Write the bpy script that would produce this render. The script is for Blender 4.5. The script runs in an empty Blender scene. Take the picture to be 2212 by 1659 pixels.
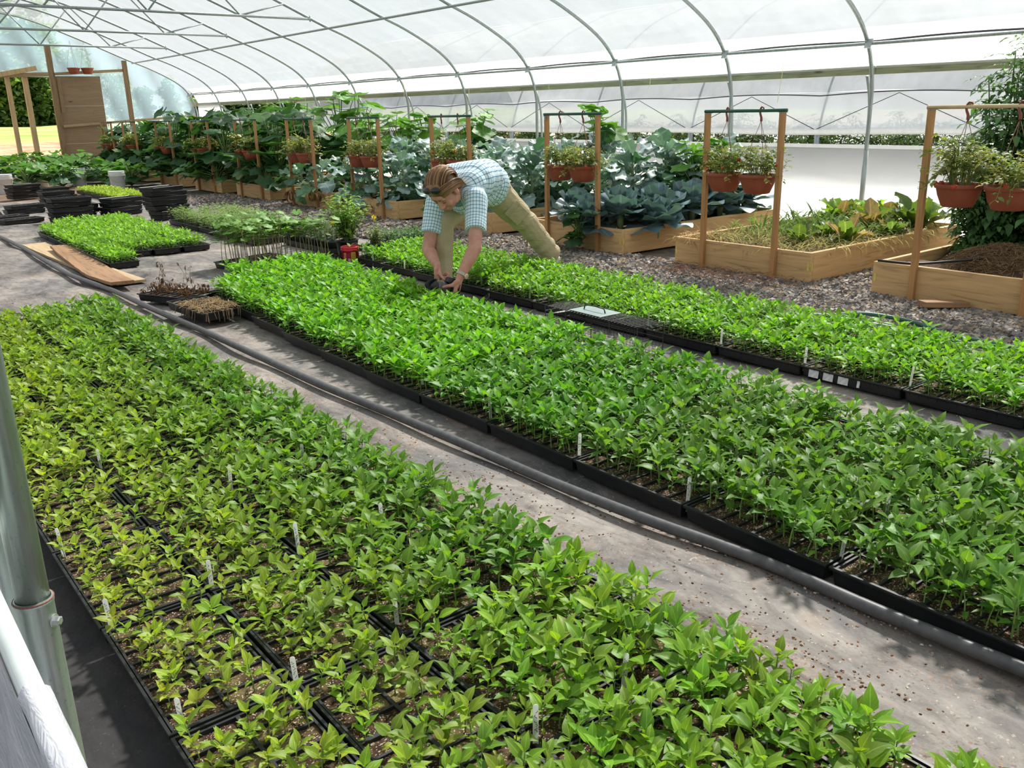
import bpy, math, random
import numpy as np
from mathutils import Vector, Matrix, Euler
rng = np.random.default_rng(11)
random.seed(11)
SC = bpy.context.scene
COL = SC.collection
PI = math.pi
ORD = ['first','second','third','fourth','fifth','sixth','seventh','eighth','ninth','tenth','eleventh','twelfth','thirteenth','fourteenth','fifteenth','sixteenth']

# ------------------------------------------------------------------ camera
FPX, YAW, PITCH, ROLL, CAMH = 1908.0, .6634, .3008, -.0218, 1.3332
_fw = np.array([math.sin(YAW)*math.cos(PITCH), math.cos(YAW)*math.cos(PITCH), -math.sin(PITCH)])
_r = np.array([math.cos(YAW), -math.sin(YAW), 0]); _u = np.cross(_r, _fw)
CR = _r*math.cos(ROLL)+_u*math.sin(ROLL); CU = _u*math.cos(ROLL)-_r*math.sin(ROLL)
CO = np.array([0, 0, CAMH])
cd = bpy.data.cameras.new('camera'); cam = bpy.data.objects.new('camera', cd); COL.objects.link(cam)
cd.sensor_width = 36; cd.sensor_fit = 'HORIZONTAL'; cd.lens = FPX/2212*36; cd.clip_start = .02; cd.clip_end = 500
cam.matrix_world = Matrix(((CR[0], CU[0], -_fw[0], 0), (CR[1], CU[1], -_fw[1], 0), (CR[2], CU[2], -_fw[2], CAMH), (0, 0, 0, 1)))
SC.camera = cam
def infront(P, m=60):
    """which world points lie inside the photographed view (used to leave out what is never seen)"""
    d = np.atleast_2d(P)-CO; z = d@_fw; z = np.where(z < .05, 1e-6, z)
    x = 1106+FPX*(d@CR)/z; y = 829.5-FPX*(d@CU)/z
    return (z > .01) & (x > -m) & (x < 2212+m) & (y > -m) & (y < 1659+m)

# ------------------------------------------------------------------ geometry
class Geo:
    def __init__(s): s.V=[]; s.Q=[]; s.T=[]; s.U=[]; s.C=[]; s.mq=[]; s.mt=[]; s.n=0
    def add(s, V, Q=None, T=None, uv=None, col=None, mi=0):
        V = np.asarray(V, float).reshape(-1, 3); n = len(V)
        s.V.append(V)
        s.U.append(np.zeros((n,2)) if uv is None else np.asarray(uv, float))
        c = np.ones((n,3))
        if col is not None: c = c*np.asarray(col, float)
        s.C.append(c)
        if Q is not None and len(Q):
            Q = np.asarray(Q, int).reshape(-1,4); s.Q.append(Q+s.n); s.mq.append(np.zeros(len(Q), int)+mi)
        if T is not None and len(T):
            T = np.asarray(T, int).reshape(-1,3); s.T.append(T+s.n); s.mt.append(np.zeros(len(T), int)+mi)
        s.n += n; return s
    def fin(s):
        cat = lambda L, w, d=float: np.concatenate(L) if L else np.zeros((0,w), d)
        return dict(V=cat(s.V,3), Q=cat(s.Q,4,int), T=cat(s.T,3,int), U=cat(s.U,2), C=cat(s.C,3),
                    mq=np.concatenate(s.mq) if s.mq else np.zeros(0,int), mt=np.concatenate(s.mt) if s.mt else np.zeros(0,int))
    def put(s, t, loc=(0,0,0), R=None, sc=1., col=None, mi=None):
        """stamp a finished template"""
        V = t['V']*sc
        if R is not None: V = V@np.asarray(R).T
        V = V+np.asarray(loc)
        s.V.append(V); s.U.append(t['U']); s.C.append(t['C'] if col is None else t['C']*np.asarray(col))
        if len(t['Q']): s.Q.append(t['Q']+s.n); s.mq.append(t['mq'] if mi is None else t['mq']*0+mi)
        if len(t['T']): s.T.append(t['T']+s.n); s.mt.append(t['mt'] if mi is None else t['mt']*0+mi)
        s.n += len(V); return s
    # shapes
    def box(s, c, d, R=None, mi=0, taper=1., col=None):
        x, y, z = [q/2 for q in d]; t = taper
        V = np.array([(-x*t,-y*t,-z),(x*t,-y*t,-z),(x*t,y*t,-z),(-x*t,y*t,-z),(-x,-y,z),(x,-y,z),(x,y,z),(-x,y,z)])
        if R is not None: V = V@np.asarray(R).T
        return s.add(V+np.asarray(c), [(0,3,2,1),(4,5,6,7),(0,1,5,4),(1,2,6,5),(2,3,7,6),(3,0,4,7)], mi=mi, col=col)
    def tube(s, path, r, n=8, cap=True, mi=0, col=None, closed=False):
        P = np.asarray(path, float); m = len(P); r = np.zeros(m)+np.asarray(r, float)
        d = np.gradient(P, axis=0) if not closed else np.roll(P,-1,0)-np.roll(P,1,0)
        d /= np.linalg.norm(d, axis=1)[:,None]+1e-12
        a = np.array([0,0,1.]) if abs(d[0][2]) < .9 else np.array([1.,0,0])
        u = np.cross(a, d[0]); u /= np.linalg.norm(u); V=[]
        th = np.arange(n)*2*PI/n
        for i in range(m):
            u = u-d[i]*(u@d[i]); u /= np.linalg.norm(u); w = np.cross(d[i], u)
            V.append(P[i]+r[i]*(np.cos(th)[:,None]*u+np.sin(th)[:,None]*w))
        V = np.concatenate(V); Q=[]
        for i in range(m if closed else m-1):
            j = (i+1) % m
            for k in range(n): Q.append((i*n+k, i*n+(k+1)%n, j*n+(k+1)%n, j*n+k))
        T=[]
        if cap and not closed:
            V = np.concatenate([V, P[:1], P[-1:]]); b = m*n
            for k in range(n): T += [(b, (k+1)%n, k), (b+1, (m-1)*n+k, (m-1)*n+(k+1)%n)]
        L = np.linspace(0,1,m).repeat(n); uv = np.stack([np.tile(th/(2*PI), m), L],1)
        if len(uv) < len(V): uv = np.concatenate([uv, [[0,0],[0,1]]])
        return s.add(V, Q, T, uv=uv, mi=mi, col=col)
    def lathe(s, prof, n=20, c=(0,0,0), mi=0, R=None, col=None, flat0=False, flat1=False):
        prof = np.asarray(prof, float); m = len(prof); th = np.arange(n)*2*PI/n
        V = np.concatenate([np.stack([r*np.cos(th), r*np.sin(th), np.zeros(n)+z],1) for r,z in prof])
        Q = [(i*n+k, i*n+(k+1)%n, (i+1)*n+(k+1)%n, (i+1)*n+k) for i in range(m-1) for k in range(n)]
        T=[]
        uv = np.stack([np.tile(th/(2*PI), m), np.linspace(0,1,m).repeat(n)],1)
        if flat0:
            T += [(len(V), (k+1)%n, k) for k in range(n)]; V = np.concatenate([V, [[0,0,prof[0][1]]]]); uv=np.concatenate([uv,[[0,0]]])
        if flat1:
            T += [(len(V), (m-1)*n+k, (m-1)*n+(k+1)%n) for k in range(n)]; V = np.concatenate([V, [[0,0,prof[-1][1]]]]); uv=np.concatenate([uv,[[0,1]]])
        if R is not None: V = V@np.asarray(R).T
        return s.add(V+np.asarray(c), Q, T, uv=uv, mi=mi, col=col)
    def grid(s, F, nu, nv, mi=0, col=None, wrap=False):
        """F: (nu*nv,3) array, u fastest"""
        Q = []
        for j in range(nv-1):
            for i in range(nu if wrap else nu-1):
                k = (i+1) % nu
                Q.append((j*nu+i, j*nu+k, (j+1)*nu+k, (j+1)*nu+i))
        uv = np.stack([np.tile(np.linspace(0,1,nu), nv), np.linspace(0,1,nv).repeat(nu)],1)
        return s.add(F, Q, uv=uv, mi=mi, col=col)
def rz(a): c,s=math.cos(a),math.sin(a); return np.array([[c,-s,0],[s,c,0],[0,0,1.]])
def rx(a): c,s=math.cos(a),math.sin(a); return np.array([[1.,0,0],[0,c,-s],[0,s,c]])
def ry(a): c,s=math.cos(a),math.sin(a); return np.array([[c,0,s],[0,1.,0],[-s,0,c]])
def mesh(name, g, mats, smooth=True):
    t = g.fin() if isinstance(g, Geo) else g
    me = bpy.data.meshes.new(name); nq, nt = len(t['Q']), len(t['T'])
    me.vertices.add(len(t['V'])); me.vertices.foreach_set('co', t['V'].astype(np.float32).ravel())
    li = np.concatenate([t['Q'].ravel(), t['T'].ravel()]).astype(np.int32)
    me.loops.add(len(li)); me.loops.foreach_set('vertex_index', li)
    st = np.concatenate([np.arange(nq)*4, nq*4+np.arange(nt)*3]).astype(np.int32)
    me.polygons.add(nq+nt); me.polygons.foreach_set('loop_start', st)
    me.polygons.foreach_set('material_index', np.concatenate([t['mq'], t['mt']]).astype(np.int32))
    me.polygons.foreach_set('use_smooth', np.full(nq+nt, smooth, bool))
    me.update(calc_edges=True)
    uvl = me.uv_layers.new(name='UVMap'); uvl.data.foreach_set('uv', t['U'][li].astype(np.float32).ravel())
    ca = me.attributes.new('col', 'FLOAT_COLOR', 'POINT')
    ca.data.foreach_set('color', np.concatenate([t['C'], np.ones((len(t['C']),1))],1).astype(np.float32).ravel())
    for m in (mats if isinstance(mats, (list, tuple)) else [mats]): me.materials.append(m)
    me.validate(); return me
# ------------------------------------------------------------------ objects
def tag(o, label=None, cat=None, group=None, kind=None):
    if label: o['label'] = label
    if cat: o['category'] = cat
    if group: o['group'] = group
    if kind: o['kind'] = kind
    return o
def obj(name, g, mats=None, parent=None, loc=(0,0,0), rot=(0,0,0), smooth=True, bevel=0, angle=None):
    me = g if isinstance(g, bpy.types.Mesh) else mesh(name, g, mats, smooth)
    o = bpy.data.objects.new(name, me); COL.objects.link(o); o.location = loc; o.rotation_euler = rot
    if parent: o.parent = parent
    if bevel:
        b = o.modifiers.new('bevel', 'BEVEL'); b.width = bevel; b.segments = 2; b.limit_method = 'ANGLE'; b.angle_limit = .6
    return o
def thing(name, label, cat, loc=(0,0,0), rot=(0,0,0), group=None):
    o = bpy.data.objects.new(name, None); COL.objects.link(o); o.location = loc; o.rotation_euler = rot
    o.empty_display_size = .1
    return tag(o, label, cat, group)
KIDS = {}
def dup(root, label=None, loc=None, rot=None, group=None, scale=None):
    def cp(o, par):
        c = o.copy(); COL.objects.link(c)
        if par: c.parent = par
        for ch in o.children: cp(ch, c)
        return c
    r = cp(root, None)
    if label: r['label'] = label
    if group: r['group'] = group
    if loc is not None: r.location = loc
    if rot is not None: r.rotation_euler = rot
    if scale is not None: r.scale = (scale,)*3
    return r
def struct(name, g, mats, **k): return tag(obj(name, g, mats, **k), kind='structure')

# ------------------------------------------------------------------ materials
class NT:
    def __init__(s, name):
        s.m = bpy.data.materials.new(name); s.m.use_nodes = True; s.t = s.m.node_tree; s.t.nodes.clear()
        s.out = s.t.nodes.new('ShaderNodeOutputMaterial')
    def n(s, typ, **kw):
        nd = s.t.nodes.new('ShaderNode'+typ)
        for k, v in kw.items():
            if hasattr(nd, k) and k not in nd.inputs: setattr(nd, k, v)
            else: s.set(nd.inputs[k] if not k.startswith('i_') else nd.inputs[int(k[2:])], v)
        return nd
    def set(s, sock, v):
        if isinstance(v, bpy.types.NodeSocket): s.t.links.new(v, sock)
        elif isinstance(v, (tuple, list)) and len(v) == 3 and sock.type == 'RGBA': sock.default_value = (*v, 1)
        else: sock.default_value = v
    def co(s, kind='Object', scale=None):
        c = s.n('TexCoord').outputs[kind]
        if scale is not None:
            mp = s.n('Mapping'); s.set(mp.inputs[0], c); mp.inputs['Scale'].default_value = scale; c = mp.outputs[0]
        return c
    def noise(s, scale, vec=None, detail=4, rough=.55, dist=0):
        nd = s.n('TexNoise'); nd.inputs['Scale'].default_value = scale; nd.inputs['Detail'].default_value = detail
        nd.inputs['Roughness'].default_value = rough; nd.inputs['Distortion'].default_value = dist
        if vec is not None: s.set(nd.inputs['Vector'], vec)
        return nd.outputs[0]
    def ramp(s, fac, stops):
        r = s.n('ValToRGB'); s.set(r.inputs[0], fac); e = r.color_ramp.elements
        while len(e) < len(stops): e.new(.5)
        for k, (p, c) in zip(e, stops): k.position = p; k.color = (*c, 1) if not np.isscalar(c) else (c,c,c,1)
        return r.outputs[0]
    def mix(s, f, a, b, blend='MIX'):
        nd = s.n('Mix'); nd.data_type = 'RGBA'; nd.blend_type = blend
        s.set(nd.inputs[0], f); s.set(nd.inputs[6], a); s.set(nd.inputs[7], b); return nd.outputs[2]
    def math(s, op, a, b=0.):
        nd = s.n('Math'); nd.operation = op; s.set(nd.inputs[0], a); s.set(nd.inputs[1], b); return nd.outputs[0]
    def bump(s, h, strength=.3, dist=.01):
        b = s.n('Bump'); b.inputs['Strength'].default_value = strength; b.inputs['Distance'].default_value = dist
        s.set(b.inputs['Height'], h); return b.outputs[0]
    def bsdf(s, color, rough=.6, metal=0., spec=.5, normal=None, **kw):
        b = s.n('BsdfPrincipled'); s.set(b.inputs['Base Color'], color); s.set(b.inputs['Roughness'], rough)
        b.inputs['Metallic'].default_value = metal; b.inputs['Specular IOR Level'].default_value = spec
        if normal is not None: s.set(b.inputs['Normal'], normal)
        for k, v in kw.items(): s.set(b.inputs[k], v)
        return b.outputs[0]
    def end(s, sh): s.t.links.new(sh, s.out.inputs[0]); return s.m
    def mixs(s, f, a, b):
        nd = s.n('MixShader'); s.set(nd.inputs[0], f); s.set(nd.inputs[1], a); s.set(nd.inputs[2], b); return nd.outputs[0]
def plain(name, c, rough=.6, metal=0., spec=.5, var=.12, nscale=12., bumpk=0.):
    t = NT(name); v = t.co(); nz = t.noise(nscale, v)
    lo = tuple(x*(1-var) for x in c); hi = tuple(min(1,x*(1+var)) for x in c)
    colr = t.ramp(nz, [(.3, lo), (.7, hi)])
    return t.end(t.bsdf(colr, rough, metal, spec, t.bump(t.noise(nscale*6, v), bumpk, .004) if bumpk else None))
def leafmat(name, rough=.45, trans=.35, spec=.4, rib=(1.5,1.35,1.6), ribw=.07, glow=(1.5,1.5,.7), mottled=.25, nscale=14.):
    """vertex colour carries each plant's own green; midrib and side veins come from the leaf's UV"""
    t = NT(name); a = t.n('Attribute', attribute_name='col').outputs[0]
    nz = t.noise(nscale, t.co(), detail=3)
    c = t.mix(1., a, t.ramp(nz, [(.25, 1-mottled), (.75, 1+mottled*.6)]), 'MULTIPLY')
    uv = t.n('SeparateXYZ', i_0=t.n('TexCoord').outputs['UV'])
    du = t.math('ABSOLUTE', t.math('SUBTRACT', uv.outputs[0], .5))
    m1 = t.math('LESS_THAN', du, ribw*.5)
    w = t.math('FRACT', t.math('MULTIPLY', t.math('SUBTRACT', uv.outputs[1], t.math('MULTIPLY', du, .55)), 7.))
    m2 = t.math('MULTIPLY', t.math('LESS_THAN', w, .1), .35)
    m = t.math('MAXIMUM', m1, m2)
    c2 = t.mix(m, c, t.mix(1., c, rib, 'MULTIPLY'))
    bs = t.bsdf(c2, rough, 0, spec)
    tr = t.n('BsdfTranslucent', Color=t.mix(1., c2, glow, 'MULTIPLY')).outputs[0]
    return t.end(t.mixs(trans, bs, tr))
def woodmat(name, c, grain=(.62,.45), knots=True, axis=0, rough=.7):
    t = NT(name); sc = [9., 9., 9.]; sc[axis] = .7
    v = t.co('Object', tuple(sc)); nz = t.noise(2.6, v, detail=6, rough=.6, dist=1.2)
    colr = t.ramp(nz, [(.28, tuple(x*grain[1] for x in c)), (.45, tuple(x*.85 for x in c)), (.62, c), (.8, tuple(min(1,x*1.15) for x in c))])
    if knots:
        vv = [1.3, 5., 5.]; 
        if axis == 1: vv = [5., 1.3, 5.]
        if axis == 2: vv = [5., 5., 1.3]
        vo = t.n('TexVoronoi'); t.set(vo.inputs['Vector'], t.co('Object', tuple(vv))); vo.inputs['Scale'].default_value = 1.
        k = t.ramp(vo.outputs[0], [(.04, 1.), (.10, 0.)])
        colr = t.mix(k, colr, tuple(x*.3 for x in c))
        st = t.ramp(t.noise(1.1, t.co('Object', tuple(x*.35 for x in sc)), detail=3), [(.60, 0.), (.75, .55)])
        colr = t.mix(st, colr, tuple(x*.42 for x in c))
    return t.end(t.bsdf(colr, rough, 0, .3, t.bump(nz, .15, .004)))
# ------------------------------------------------------------------ shared materials
def film(name, c, transp, transl, var=.06, gloss=.05, streak=None):
    t = NT(name); v = t.co('Object', (.25, 2.2, 2.2) if streak is None else streak)
    nz = t.noise(1.4, v, detail=5, rough=.6)
    colr = t.ramp(nz, [(.3, tuple(x*(1-var) for x in c)), (.7, c)])
    tl = t.n('BsdfTranslucent', Color=colr).outputs[0]
    df = t.bsdf(colr, .45, 0, .4)
    sh = t.mixs(1-transl, tl, df)
    return t.end(t.mixs(transp, sh, t.n('BsdfTransparent', Color=(.97,.985,1.)).outputs[0]))
FILM = film('greenhouse_film', (.32,.355,.375), .40, .62, .14)
FILM_HIP = film('hip_film', (.90,.92,.93), .34, .75)
FILM_END = film('end_film', (.42,.62,.74), .42, .78, .04)
FILM_NB = film('neighbour_film', (.50,.54,.58), .20, .62, .26)
FILM_NB2 = film('neighbour_curtain', (.74,.79,.83), .13, .66, .08)
FILM_WHITE = film('white_curtain_film', (.95,.95,.97), .10, .55, .04)
def steel(name, c=(.62,.66,.66), rough=.38, metal=.75, streak=True, greeny=0.):
    t = NT(name); nz = t.noise(5., t.co('Object', (14,14,1.2)), detail=5, rough=.65)
    colr = t.ramp(nz, [(.25, tuple(x*.62 for x in c)), (.55, c), (.8, tuple(min(1,x*1.25) for x in c))])
    sp = t.ramp(t.noise(160., t.co(), detail=2), [(.62, 0.), (.72, .5)])
    colr = t.mix(sp, colr, tuple(x*.45 for x in c))
    if greeny: 
        g = t.ramp(t.noise(3., t.co('Object', (5,5,.8))), [(.4, 0.), (.65, greeny)]); colr = t.mix(g, colr, (.20,.30,.17))
    return t.end(t.bsdf(colr, rough, metal, .5))
STEEL = steel('galvanised_steel', (.36,.41,.40), .45, .45)
STEEL_NEAR = steel('galvanised_post', (.50,.56,.55), .36, .7, greeny=.55)
BLACK = plain('black_plastic', (.013,.014,.016), .42, 0, .45, .25, 20)
BLACK_DUST = plain('dusty_black_plastic', (.03,.03,.03), .6, 0, .3, .35, 25)
DGREEN = plain('dark_green_pipe', (.015,.085,.06), .4)
TERRA = plain('terracotta_plastic', (.30,.075,.038), .55, 0, .35, .14, 9)
HOOKM = plain('brown_plastic', (.22,.05,.03), .45)
WIRE = plain('rusty_wire', (.22,.12,.08), .5, .4)
WHITEP = plain('white_plastic', (.80,.81,.80), .4, 0, .5, .05)
CORD = plain('dark_cord', (.05,.05,.055), .8)
LUMBER = woodmat('new_lumber', (.66,.42,.20), axis=1)
LUMBER_X = woodmat('new_lumber_across', (.68,.44,.21), axis=0)
POSTW = woodmat('cedar_post', (.52,.27,.11), grain=(.7,.6), knots=False, axis=2)
POSTP = woodmat('pine_post', (.62,.42,.22), grain=(.7,.65), knots=False, axis=2)
FRAMEW = woodmat('frame_timber', (.30,.19,.10), axis=2)
FRAMEY = woodmat('frame_timber_across', (.42,.29,.16), axis=0, knots=False)
TREATED = woodmat('treated_plank', (.36,.38,.24), grain=(.6,.45), axis=1)
OLDW = woodmat('weathered_plank', (.36,.205,.11), grain=(.55,.35), axis=1)
PALEW = woodmat('pale_plank', (.55,.40,.24), grain=(.7,.6), axis=1)
PLY = woodmat('plywood', (.32,.215,.125), grain=(.9,.8), knots=True, axis=0)

# ------------------------------------------------------------------ sky and sun
w = bpy.data.worlds.new('sky'); SC.world = w; w.use_nodes = True; wt = w.node_tree; wt.nodes.clear()
o_ = wt.nodes.new('ShaderNodeOutputWorld'); bg = wt.nodes.new('ShaderNodeBackground'); tc = wt.nodes.new('ShaderNodeTexCoord')
nz = wt.nodes.new('ShaderNodeTexNoise'); nz.inputs['Scale'].default_value = 1.6; nz.inputs['Detail'].default_value = 6
rp = wt.nodes.new('ShaderNodeValToRGB')
rp.color_ramp.elements[0].position = .30; rp.color_ramp.elements[0].color = (.72,.86,1,1)
rp.color_ramp.elements[1].position = .52; rp.color_ramp.elements[1].color = (1,1,1,1)
wt.links.new(tc.outputs['Generated'], nz.inputs[0]); wt.links.new(nz.outputs[0], rp.inputs[0])
wt.links.new(rp.outputs[0], bg.inputs[0]); bg.inputs[1].default_value = .82; wt.links.new(bg.outputs[0], o_.inputs[0])
sd = bpy.data.lights.new('sun', 'SUN'); sd.energy = 15.0; sd.angle = math.radians(5); sd.color = (1,.955,.88)
sun = bpy.data.objects.new('sun', sd); COL.objects.link(sun)
SUNDIR = Vector((.60, .27, .75)).normalized()
sun.rotation_euler = SUNDIR.to_track_quat('Z', 'Y').to_euler(); sun.location = (20, 5, 25)
SC.view_settings.view_transform = 'Standard'; SC.view_settings.look = 'None'; SC.view_settings.gamma = 1
SC.view_settings.use_curve_mapping = False; SC.view_settings.exposure = -0.12
try:
    SC.cycles.use_denoising = True; SC.cycles.max_bounces = 9; SC.cycles.transparent_max_bounces = 20
    SC.cycles.sample_clamp_indirect = 6
except Exception: pass

# ------------------------------------------------------------------ ground
def m_fabric():
    t = NT('ground_fabric'); v = t.co()
    big = t.noise(1.9, t.co('Object',(1.,.55,1)), detail=8, rough=.66, dist=.5)
    c = t.ramp(big, [(.30, (.050,.050,.055)), (.42, (.155,.148,.145)), (.54, (.265,.243,.224)), (.72, (.42,.375,.325))])
    dirt = t.ramp(t.noise(2.6, t.co('Object', (1.3,.8,1)), detail=7, rough=.7), [(.56, 0.), (.76, .6)])
    c = t.mix(dirt, c, (.27,.17,.11))
    st = t.ramp(t.noise(1.5, t.co('Object', (5.,.9,1)), detail=5, rough=.7, dist=1.), [(.60, 0.), (.70, .6)])
    c = t.mix(st, c, (.05,.05,.055))
    pm = t.ramp(t.noise(1.7, t.co('Object',(1.2,.6,1)), detail=5, rough=.65), [(.47, 0.), (.58, 1.)])
    cr = t.math('MULTIPLY', pm, t.ramp(t.noise(95., v, detail=3, rough=.7), [(.53, 0.), (.60, .85)]))
    c = t.mix(cr, c, t.ramp(t.noise(40., v), [(.35,(.12,.065,.04)),(.65,(.42,.29,.20))]))
    fs = t.ramp(t.noise(11., t.co('Object',(1.,.45,1)), detail=6, rough=.7, dist=.8), [(.35, .62), (.55, 1.), (.75, 1.22)]); c = t.mix(1., c, fs, 'MULTIPLY')
    sp = t.ramp(t.noise(70., v, detail=2), [(.66, 0.), (.72, .6)]); c = t.mix(sp, c, (.52,.45,.36))
    sp2 = t.ramp(t.noise(55., t.co('Object', (1.1,1,1)), detail=2), [(.68, 0.), (.74, .7)]); c = t.mix(sp2, c, (.10,.06,.04))
    # the strip beside the outer wall is newer, blacker cloth
    x = t.n('SeparateXYZ', i_0=v).outputs[0]
    e = t.math('ADD', x, t.math('MULTIPLY', t.noise(2., v), .12))
    c = t.mix(t.ramp(e, [(.52, .86), (.60, 0.)]), c, (.020,.020,.021))
    wv = t.math('MULTIPLY', t.math('SINE', t.math('MULTIPLY', x, 900.)), .4)
    return t.end(t.bsdf(c, .88, 0, .25, t.bump(t.noise(5., v, detail=7), .6, .035)))
gx = np.linspace(-1.6, 4.82, 110); gy = np.linspace(-2.5, 17.5, 220)
Xg, Yg = np.meshgrid(gx, gy)
Zg = .006*np.sin(Xg*5.1+1.3*np.sin(Yg*1.7))*np.sin(Yg*2.3+Xg)+.004*np.sin(Yg*6.1+3*Xg)+.003*np.sin(Xg*13+Yg*4)
Zg = Zg-.012
Xe = Xg+np.where(Xg > 4.75, .06*np.sin(Yg*3.1)+.03*np.sin(Yg*8.3), 0)
struct('floor', Geo().grid(np.stack([Xe, Yg, Zg], -1).reshape(-1,3), 110, 220), m_fabric())
def m_soil(name, a, b, c3, scale=3., bumpk=.6):
    t = NT(name); v = t.co(); nz = t.noise(scale, v, detail=8, rough=.7)
    c = t.ramp(nz, [(.3, a), (.5, b), (.72, c3)])
    return t.end(t.bsdf(c, .95, 0, .15, t.bump(t.noise(scale*9, v, detail=5), bumpk, .02)))
DIRT = m_soil('dirt', (.10,.065,.045), (.20,.13,.09), (.32,.23,.16), 1.2)
struct('dirt_floor', Geo().grid(np.array([(x,y,-.03) for y in (17.2,21,25.6) for x in (-1.6,1.5,4.9)]), 3, 3), DIRT)
GRAVEL_BASE = m_soil('gravel_base', (.07,.064,.062), (.17,.15,.135), (.30,.25,.19), 14.)
struct('gravel_floor', Geo().grid(np.array([(x,y,-.022) for y in np.linspace(-2,25.6,30) for x in (4.6,6.,7.5,9.3)]), 4, 30), GRAVEL_BASE)
# loose crushed stone, past counting
def stones():
    g = Geo(); base = np.array([(-1,-1,-1),(1,-1,-1),(1,1,-1),(-1,1,-1),(-1,-1,1),(1,-1,1),(1,1,1),(-1,1,1)], float)*.5
    F = [(0,3,2,1),(4,5,6,7),(0,1,5,4),(1,2,6,5),(2,3,7,6),(3,0,4,7)]
    def scatter(n, x0, x1, y0, y1, s0, s1):
        for _ in range(n):
            x, y = rng.uniform(x0,x1), rng.uniform(y0,y1)
            if x < 4.86+.06*math.sin(y*3.1): continue
            s = rng.uniform(s0, s1); V = base*np.array([rng.uniform(.7,1.4), rng.uniform(.6,1.1), rng.uniform(.4,.8)])*s
            V = V*(1+rng.uniform(-.32,.32,(8,3))); V = V@(rz(rng.uniform(0,6.3))@rx(rng.uniform(-.6,.6))@ry(rng.uniform(-.6,.6))).T
            k = rng.uniform(.55,1.5); c = np.array([.205,.185,.175])*k
            if rng.random() < .3: c = np.array([.36,.28,.20])*k*.9
            if rng.random() < .12: c = np.array([.50,.46,.42])*k*.8
            g.add(V+(x, y, -.012+rng.uniform(-.004,.010)), F, col=np.minimum(c,.6))
    scatter(17000, 4.75, 6.15, 1.3, 5.3, .015, .036)
    scatter(8000, 4.75, 6.1, 5.3, 9., .018, .042)
    scatter(3600, 6.0, 8.8, 3.05, 4.05, .02, .044)
    scatter(4200, 4.75, 6.1, 9., 16., .026, .05)
    t = NT('crushed_stone'); a = t.n('Attribute', attribute_name='col').outputs[0]
    c = t.mix(1., a, t.ramp(t.noise(40., t.co()), [(.3, .7), (.7, 1.2)]), 'MULTIPLY')
    return g, t.end(t.bsdf(c, .9, 0, .2))
g_, m_ = stones()
tag(obj('crushed_stone', g_, m_, smooth=False), 'grey crushed stone covering the path along the raised beds', 'gravel', kind='stuff')
# outdoors
def m_field():
    t = NT('field'); v = t.co(); y = t.n('SeparateXYZ', i_0=v).outputs[1]
    yy = t.math('ADD', y, t.math('MULTIPLY', t.noise(.35, v, detail=5), 6.))
    soil = t.ramp(t.noise(1.5, t.co('Object', (1,.4,1)), detail=8, rough=.7), [(.35, (.22,.12,.07)), (.55, (.42,.27,.17)), (.75, (.55,.42,.30))])
    gr = t.ramp(t.noise(.5, t.co('Object', (.5,1,1)), detail=6), [(.3, (.16,.24,.06)), (.6, (.33,.40,.13)), (.8, (.44,.45,.20))])
    f = t.n('MapRange', i_0=yy, i_1=40., i_2=42.5).outputs[0]
    c = t.mix(f, soil, gr)
    return t.end(t.bsdf(c, .95, 0, .1, t.bump(t.noise(3., v, detail=6), .5, .08)))
fx = np.linspace(-30, 80, 56); fy = np.linspace(25.75, 110, 60); Xf, Yf = np.meshgrid(fx, fy)
Zf = np.where(Yf < 26, .28, .33+.0173*(Yf-26))+.04*np.sin(Xf*.9+Yf*.3)*np.clip((Yf-27)/10,0,1)+.02*np.sin(Yf*2.1)
struct('field_ground', Geo().grid(np.stack([Xf,Yf,Zf],-1).reshape(-1,3), 56, 60), m_field())
t = NT('white_cloth'); WCLOTH = t.end(t.bsdf(t.ramp(t.noise(1.2, t.co(), detail=6), [(.3,(.62,.62,.60)),(.6,(.84,.84,.83))]), .8, 0, .2, t.bump(t.noise(4., t.co()), .4, .03)))
struct('alley_ground', Geo().grid(np.array([(x,y,-.04+.03*math.sin(y*1.9+x)) for y in np.linspace(-4,30,60) for x in (9.3,10.,11.,11.9)]), 4, 60), WCLOTH)
struct('tunnel_ground', Geo().grid(np.array([(x,y,-.06) for y in (-6,30) for x in (11.9,24)]), 2, 2), DIRT)

# ------------------------------------------------------------------ hoops
PROF = [(9.045,-.02),(9.045,.9),(9.045,1.45),(9.0,1.72),(8.90,1.92),(8.78,2.06),(8.64,2.19),(8.5,2.28),(8.24,2.42),(7.84,2.61),(7.46,2.745),(6.74,3.06),(6.19,3.29),(5.5,3.57),(5.0,3.735),(4.58,3.80)]
HY = [5.32+1.83*k for k in range(-3, 12)]
def smoothpath(P, n):
    P = np.asarray(P, float); d = np.r_[0, np.cumsum(np.linalg.norm(np.diff(P,axis=0),axis=1))]
    s = np.linspace(0, d[-1], n)
    Q = np.stack([np.interp(s, d, P[:,i]) for i in range(P.shape[1])],1)
    for _ in range(2): Q[1:-1] = Q[1:-1]*.5+.25*(Q[:-2]+Q[2:])
    return Q
right = smoothpath(PROF[2:], 44)
half = np.r_[np.array(PROF[:2]), right]
left = half[::-1].copy(); left[:,0] = 9.16-left[:,0]
whole = np.r_[half, left[1:]]
def arc(y): return np.stack([whole[:,0], np.full(len(whole), y), whole[:,1]], 1)
gb = Geo().tube(arc(0), .0215, 10); bow = mesh('bow', gb, STEEL)
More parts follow.
